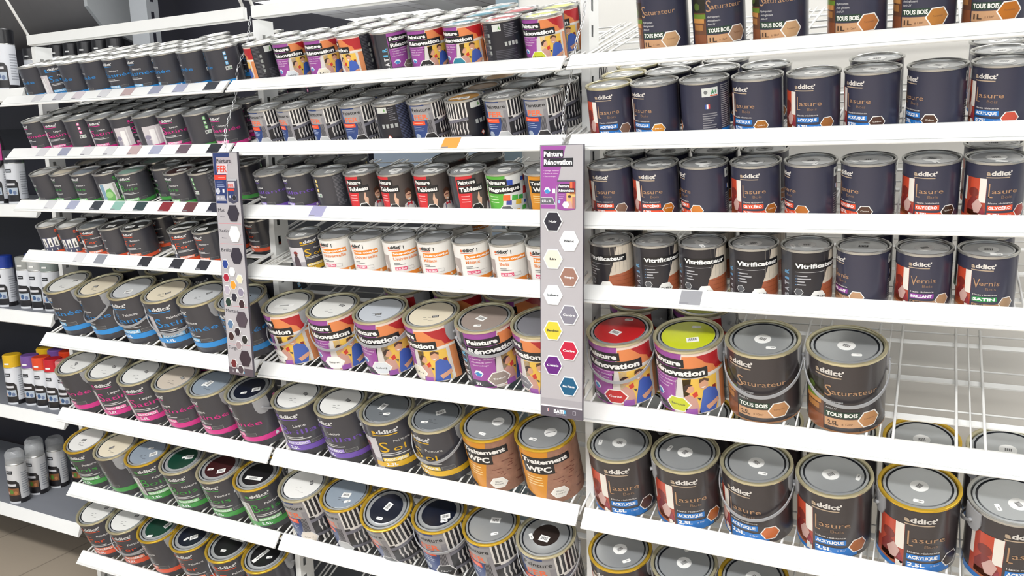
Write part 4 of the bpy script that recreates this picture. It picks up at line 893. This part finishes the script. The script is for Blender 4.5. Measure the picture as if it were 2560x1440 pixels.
A.poly([(cx, Hh-.132), (cx+.018, Hh-.138), (cx+.037, Hh-.132), (cx+.037, Hh-.072), (cx, Hh-.072)], '45455a', 7); A.rect(cx+.001, cx+.036, Hh-.076, Hh-.071, 'b8b8bc', 8)
A.rect(cx+.003, cx+.028, Hh-.095, Hh-.078, 'cfc4c8', 8); A.text('FER', cx+.004, Hh-.0935, .010, 'e2503a', w=.021, bold=.015, lay=10); A.rect(cx, cx+.026, Hh-.103, Hh-.097, 'e2402c', 9); A.rect(cx+.003, cx+.022, Hh-.122, Hh-.104, '27376c', 8)
A.hexa(cx+.024, Hh-.122, .008, '202028', 10, border='a8a8ac', fx=.9); A.hexa(cx+.009, Hh-.119, .004, 'c4c8d4', 10, border=None, fx=.9)
flat_part('can_picture', A, s1)
for y, t, sub in ((.157, 'Mat', .176), (.214, 'Satin', .235), (.268, 'Brillant', None), (.440, 'Martelé', None), (.547, 'Forgé', None)):
    A = Art(1, 1); A.text(t, L0+.005, Hh-y-.004, .010, '2e2c34', w=.0068*len(t) if t != 'Mat' else .025, bold=.0, lay=2)
    if sub: A.text('Noir' if t == 'Mat' else 'Blanc', L0+.012, Hh-sub, .0035, '55535c', w=.016, lay=2)
    flat_part('section_title', A, s1)
for y in (.193, .249, .425, .535):
    A = Art(1, 1); A.rect(L0+.004, W/2-.003, Hh-y-.0012, Hh-y, 'd88a90', 1); flat_part('section_rule', A, s1)
big_c = [(.062, .1645, '342e38', 'dark'), (.062, .222, 'f2f2ee', 'white'), (.062, .282, '332d38', 'dark'), (.064, .462, '50444c', 'dark brown-grey'), (.066, .574, '3a2c34', 'dark brown')]
for x, y, c, n in big_c: chip(s1, W, Hh, x, y, .0212, c, None, 'large '+n, tall=1.2, border=False)
sm = [(.018, .311, '26408c', 'blue'), (.041, .332, 'f0f0ee', 'white'), (.018, .349, 'a81c34', 'red'), (.068, .351, 'e8d8b8', 'cream'), (.042, .369, 'e89a2c', 'orange'), (.018, .384, 'b4aab8', 'lilac-grey'), (.069, .388, '8c8496', 'mauve-grey'), (.043, .404, '2c2834', 'near-black'), (.019, .4185, '20382c', 'dark green'), (.069, .4215, '3a2224', 'dark brown'),
      (.020, .482, '5c7898', 'steel blue'), (.045, .502, '34262c', 'dark plum'), (.020, .517, '3e2422', 'chestnut'), (.070, .523, '2c2a26', 'charcoal'), (.046, .536+.005, '9c8a8c', 'rose-grey'),
      (.022, .596, '6c262a', 'rust red'), (.047, .614-.002, '4e4046', 'brown-grey')]
for x, y, c, n in sm: chip(s1, W, Hh, x, y-.004, .0108, c, None, 'small '+n, tall=1.2)
A = Art(1, 1); A.rect(-W/2, W/2, 0, .022, '5c5058', 1); A.rect(-W/2, W/2, .024, .034, 'a8a2a6', 1)
A.text('BATI', -.018, .0085, .009, 'f4f4f6', w=.025, bold=.05, lay=3); A.text('R', .0078, .0085, .009, '5fb4dc', w=.007, bold=.05, lay=3); A.rect(-.031, -.0295, .008, .015, 'e8e4e8', 3)
flat_part('footer_print', A, s1)
chain('sign_chain', [(2.0035, .115, 1.765), (2.003, .125, 1.75), (2.006, .10, 1.70), (2.010, .052, 1.655), (2.0, .040, 1.58), (2.0, -.008, 1.49), (2.0035, -.019, 1.429)], 'zinc link chain holding the purple-headed sign')
chain('sign_chain', [(1.004, .115, 1.80), (1.003, .10, 1.73), (1.0, .055, 1.655), (1.0, .040, 1.58), (1.0, -.008, 1.49), (1.004, -.019, 1.4295)], 'zinc link chain holding the navy-headed sign')

# ------------------------------------------------------------------ room
f = MB(); f.box(-8, 7, -5, 6, -.23, -.2); fl = struct('floor', f, [M_FLOOR])
f = MB(); f.box(-8, 7, -5, 6, ZC, ZC+.04); struct('ceiling', f, [M_CEIL])
CREAM = mat('cream_wall_paint', 'dedcd6', .8, noise=.02, nscale=4); TEAL = mat('teal_grey_paint', '7f929c', .6, noise=.02)
f = MB(); f.box(1.57, 6.5, .66, .72, -.2, ZC); struct('wall_back', f, [CREAM])
f = MB(); f.box(1.497, 1.57, .65, .75, -.2, ZC); struct('trim_1', f, [TEAL])
f = MB(); f.box(-8, 7, 4.6, 4.7, -.2, ZC-.02); struct('wall_far', f, [mat('far_wall_paint', '6c7884', .7, noise=.02)])
# ceiling lamp housings (open troffers holding the tube lights)
for i, (x, y, sx, sy, pw) in enumerate(LAMPS):
    f = MB(); t = .02; z0 = 2.38
    for a in ((x-sx/2, x+sx/2, y-sy/2, y-sy/2+t), (x-sx/2, x+sx/2, y+sy/2-t, y+sy/2), (x-sx/2, x-sx/2+t, y-sy/2+t, y+sy/2-t), (x+sx/2-t, x+sx/2, y-sy/2+t, y+sy/2-t)): f.box(*a, z0, 2.44)
    for q in (-.4, .4): f.box(x+q*sx-.004, x+q*sx+.004, y-sy/2+.004, y-sy/2+.012, 2.44, ZC)
    o = link('ceiling_lamp', f.mesh('ceiling_lamp', [WHITE]))
    tag(o, ['long white ceiling lamp above the aisle in front of the rack', 'long white ceiling lamp at the near side of the aisle', 'long white ceiling lamp over the paint rack', 'wide white ceiling lamp over the next aisle', 'small white ceiling lamp by the far wall'][i], 'lamp', 'ceiling lamps of the store')

f = MB(); f.box(-4.6, -3.83, 2.58, 2.75, 2.41, 2.50)
o = link('pendant_lamp', f.mesh('pendant_lamp', [mat('lamp_diffuser', 'e8f2ff', .5, noise=0, emit=1.6)]))
tag(o, 'bright lit lamp at the far upper left behind the spray cans', 'lamp')

# dark display fixtures behind the rack
NAVY = mat('dark_navy_panel', '24242f', .55, noise=.05); GREYF = mat('grey_fixture', '8c8d90', .5, noise=.03); SLATE = mat('slate_panel', '70747b', .6, noise=.04)
f = MB(); f.box(-.08, 1.47, .56, .60, -.2, 1.20)
o = link('back_panel', f.mesh('back_panel', [SLATE])); tag(o, 'slate grey back panel behind left and middle bays', 'panel')
f = MB(); f.prism([(-2.6, -.2), (.703, -.2), (.703, 1.911), (.07, 2.06), (-.03, 2.3), (-2.6, 2.3)], 'y', 1.02, 1.06)
o = link('partition', f.mesh('partition', [NAVY])); tag(o, 'tall dark navy display panel behind the left half of the rack', 'panel')
root = empty('display_hood', (-.8, .9, 1.95))
f = MB(); prof = [(-.20, .40), (-.17, .22), (-.10, .09), (-.03, .03), (.06, .01), (.06, .0), (-.03, .015), (-.105, .08), (-.18, .21), (-.212, .40)]
f.prism(prof, 'x', -.62, .28); link('canopy', f.mesh('canopy', [mat('grey_hood', '7d7b7c', .5, noise=.04)], 40), root)
f = MB(); f.prism([(-.16, .10), (-.10, .03), (.06, -.03), (.06, .34), (-.05, .34), (-.17, .34)], 'x', .28, .30); link('side_bracket', f.mesh('side_bracket', [mat('pale_bracket', 'b4b8ba', .5)]), root)
tag(root, 'curved grey canopy of a display stand behind the left bay', 'display stand')
f = MB(); f.box(-.318, -.216, .80, .86, -.2, 2.45)
for k in range(14): f.box(-.2162, -.2155, .82, .835, 1.2+k*.085, 1.245+k*.085, 1)
o = link('stand_upright', f.mesh('stand_upright', [mat('pale_upright', 'aeb2b6', .5, noise=.02), NAVY])); tag(o, 'pale slotted post of the stand behind the left bay', 'upright')

# ------------------------------------------------------------------ neighbouring shelving with spray cans
def shelf_n(z, n):
    root = empty('metal_shelf', (-.7, .13, z))
    f = MB(); f.box(-.8, .64, .002, .45, -.02, 0, 0); link('shelf_board', f.mesh('shelf_board', [mat('grey_shelf_mat', '8a8e96', .55, noise=.03)]), root)
    f = MB(); f.prism([(0, 0), (.004, .003), (.004, -.03), (-.012, -.044), (-.016, -.040)], 'x', -.8, .64); link('shelf_edge', f.mesh('shelf_edge', [WHITE]), root)
    tag(root, 'grey-topped white metal shelf with spray cans, %s of the neighbouring unit' % n, 'shelf', 'metal shelves of the spray can unit')
for z, n in ((1.662, 'top'), (1.262, 'second'), (.868, 'third'), (.482, 'fourth'), (.058, 'bottom')): shelf_n(z, n)
root = empty('shelving_unit', (-.7, .6, -.2))
f = MB(); f.box(-.8, .645, .0, .03, 0, 1.75); link('back_panel', f.mesh('back_panel', [NAVY]), root)
f = MB(); f.box(.60, .635, -.10, -.02, 0, 1.75); link('upright', f.mesh('upright', [WHITE]), root)
tag(root, 'dark-backed shelving unit with white post left of the paint rack', 'shelving')
def spray(x, y, z, capc, label, R=.0325, H=.195, art='home', yaw=20, clear=False):
    root = empty('spray_can', (x, y, z)); root.rotation_euler = (0, 0, R_(yaw)); hb = H*.74
    A = Art(hb, R*PI/180)
    A.rect(-180, 180, 0, .12, '1e1c20', 1); A.rect(-50, 40, .0, .055, 'e4e6ea', 3)
    A.poly([(-60, .12), (-60, .58), (-30, .62), (30, .60), (44, .52), (46, .12)], '1e1c20', 2)
    A.rect(-52, 38, .22, .40, 'b8c4d0' if art == 'home' else '8a5a34', 3); A.ell(-6, .31, .05, .06, '3a5a86' if art == 'home' else '5a8a34', 4); A.ell(20, .28, .04, .05, '6a7a9c' if art == 'home' else 'b87a4a', 5); A.ell(-32, .27, .04, .04, 'd8b4a4', 5)
    A.rect(-42, 26, .46, .52, 'd8d8dc', 3); A.rect(-30, 14, .78, .87, '1e2026', 3); A.rect(-24, 8, .81, .835, 'b8bcc4', 4); A.lines(60, 120, .8, .2, 10, 'a8acb4', 2, 5)
    bodym = mat('spray_white', 'dfe2e8', .35, coat=.3) if not clear else mat('spray_silver', 'dcdddf', .32, .15)
    link('body', A.build('spray_body', R, bodym, profile=[(R-.002, 0), (R, .002), (R, hb)]), root)
    f = MB(); f.lathe([(R, hb), (R+.0006, hb+.003), (R-.004, hb+.008), (R*.62, hb+.016), (R*.3, hb+.019), (.0001, hb+.019)], 32); link('dome', f.mesh('dome', [STEEL], 60), root)
    f = MB()
    if clear: f.lathe([(R-.001, hb+.004), (R-.0015, H-.012), (R*.7, H), (.0001, H)], 32); cm = mat('clear_cap', 'eef1f4', .15, trans=.5, noise=0, alpha=.55)
    else: f.lathe([(R+.0002, hb+.001), (R+.0004, H-.004), (R-.003, H), (.0001, H)], 32); cm = mat('cap_'+capc, capc, .35, coat=.2)
    link('cap', f.mesh('cap', [cm], 40), root)
    f = MB(); f.prism([(-.009, -.003), (.009, -.003), (.009, .003), (-.009, .003)], 'y', -(R+.0012), -(R-.006))
    if not clear:
        o = link('price_sticker', f.mesh('price_sticker', [PAPER]), root, Matrix.Translation((0, 0, hb+.018)))
    tag(root, label, 'spray can', 'spray cans of the neighbouring unit')
T = 'spray can with %s cap, %s shelf of spray unit, %s'
for i, (x, y, c, n, w_) in enumerate(((-.215, .175, '1c1c20', 'black', 'nearest the rack'), (-.30, .17, '1c1c20', 'black', 'second from the rack'))):
    spray(x, y, 1.662, c, T % (n, 'top', w_), R=.036, H=.21)
for x, y, c, n, w_ in ((-.36, .19, '35383e', 'dark', 'front, second from the rack'), (-.265, .19, '35383e', 'dark', 'front, by the rack'), (-.22, .32, '4a9a3c', 'green', 'behind the dark-capped pair')):
    spray(x, y, 1.262, c, T % (n, 'second', w_))
for x, y, c, n, w_ in ((-.415, .19, '203c96', 'dark blue', 'front left'), (-.36, .28, '203c96', 'dark blue', 'second line'), (-.295, .20, '9a9c98', 'grey', 'first of three'), (-.225, .20, 'b4b6b4', 'pale grey', 'middle of three'), (-.15, .20, '8a9490', 'green-grey', 'nearest the rack')):
    spray(x, y, .868, c, T % (n, 'third', w_))
for x, y, c, n, w_ in ((-.425, .18, 'e0b41c', 'yellow', 'front left'), (-.345, .20, '75529c', 'purple', 'front line'), (-.275, .20, 'e04a24', 'orange', 'front line'), (-.205, .20, 'c81c2c', 'red', 'front line'), (-.135, .20, 'e08a8c', 'salmon', 'nearest the rack'),
                       (-.40, .30, 'e0b41c', 'yellow', 'second line'), (-.33, .30, '75529c', 'purple', 'second line'), (-.26, .30, 'd8401c', 'orange', 'second line'), (-.19, .30, 'b81c24', 'red', 'second line'), (-.385, .38, 'd0a41c', 'yellow', 'third line'), (-.30, .38, '64468c', 'purple', 'third line')):
    spray(x, y, .482, c, T % (n, 'fourth', w_))
for i, (x, y) in enumerate(((-.50, .18), (-.505, .265), (-.49, .345), (-.42, .40), (-.34, .44), (-.56, .30))):
    spray(x, y, .058, '', 'clear-capped silver spray can, %s on the bottom shelf of the spray unit' % ('frontmost', 'second back', 'third back', 'fourth back', 'rearmost', 'furthest left')[i], R=.036, H=.215, art='wood', clear=True)
root = empty('metal_shelf', (-.75, .70, 1.70))
f = MB(); f.box(-.45, .43, .0, .19, -.015, 0); f.box(-.45, .43, -.012, 0, -.03, .012); link('shelf_board', f.mesh('shelf_board', [mat('pale_upright', 'aeb2b6', .5, noise=.02)]), root)
tag(root, 'pale metal shelf behind the left bay carrying black-capped spray cans', 'shelf', 'metal shelves of the display stand')
for i in range(7):
    spray(-.98+.095*i, .785, 1.70, '1c1c20', 'black-capped spray can behind the left bay, %s from left on pale shelf' % ORD[i], R=.036, H=.215)
f = MB(); n = 40
pts = [(.075*math.cos(2*PI*k/n)-.36, .075*math.sin(2*PI*k/n)+1.46) for k in range(n)]
f.prism(pts, 'y', .165, .175, 0)
for k, c in enumerate(('dcd848', '8fc84a', '4a9ac8', '7a5ab0', 'c03a8c')):
    f.box(-.43+.028*k, -.402+.028*k, .1635, .165, 1.42, 1.48, k+1)
o = link('display_disc', f.mesh('display_disc', [mat('disc_black', '2c2a30', .4)]+[mat('disc_'+c, c, .4) for c in ('dcd848', '8fc84a', '4a9ac8', '7a5ab0', 'c03a8c')]))
tag(o, 'round dark rainbow-striped display card hanging in the spray unit', 'display card')
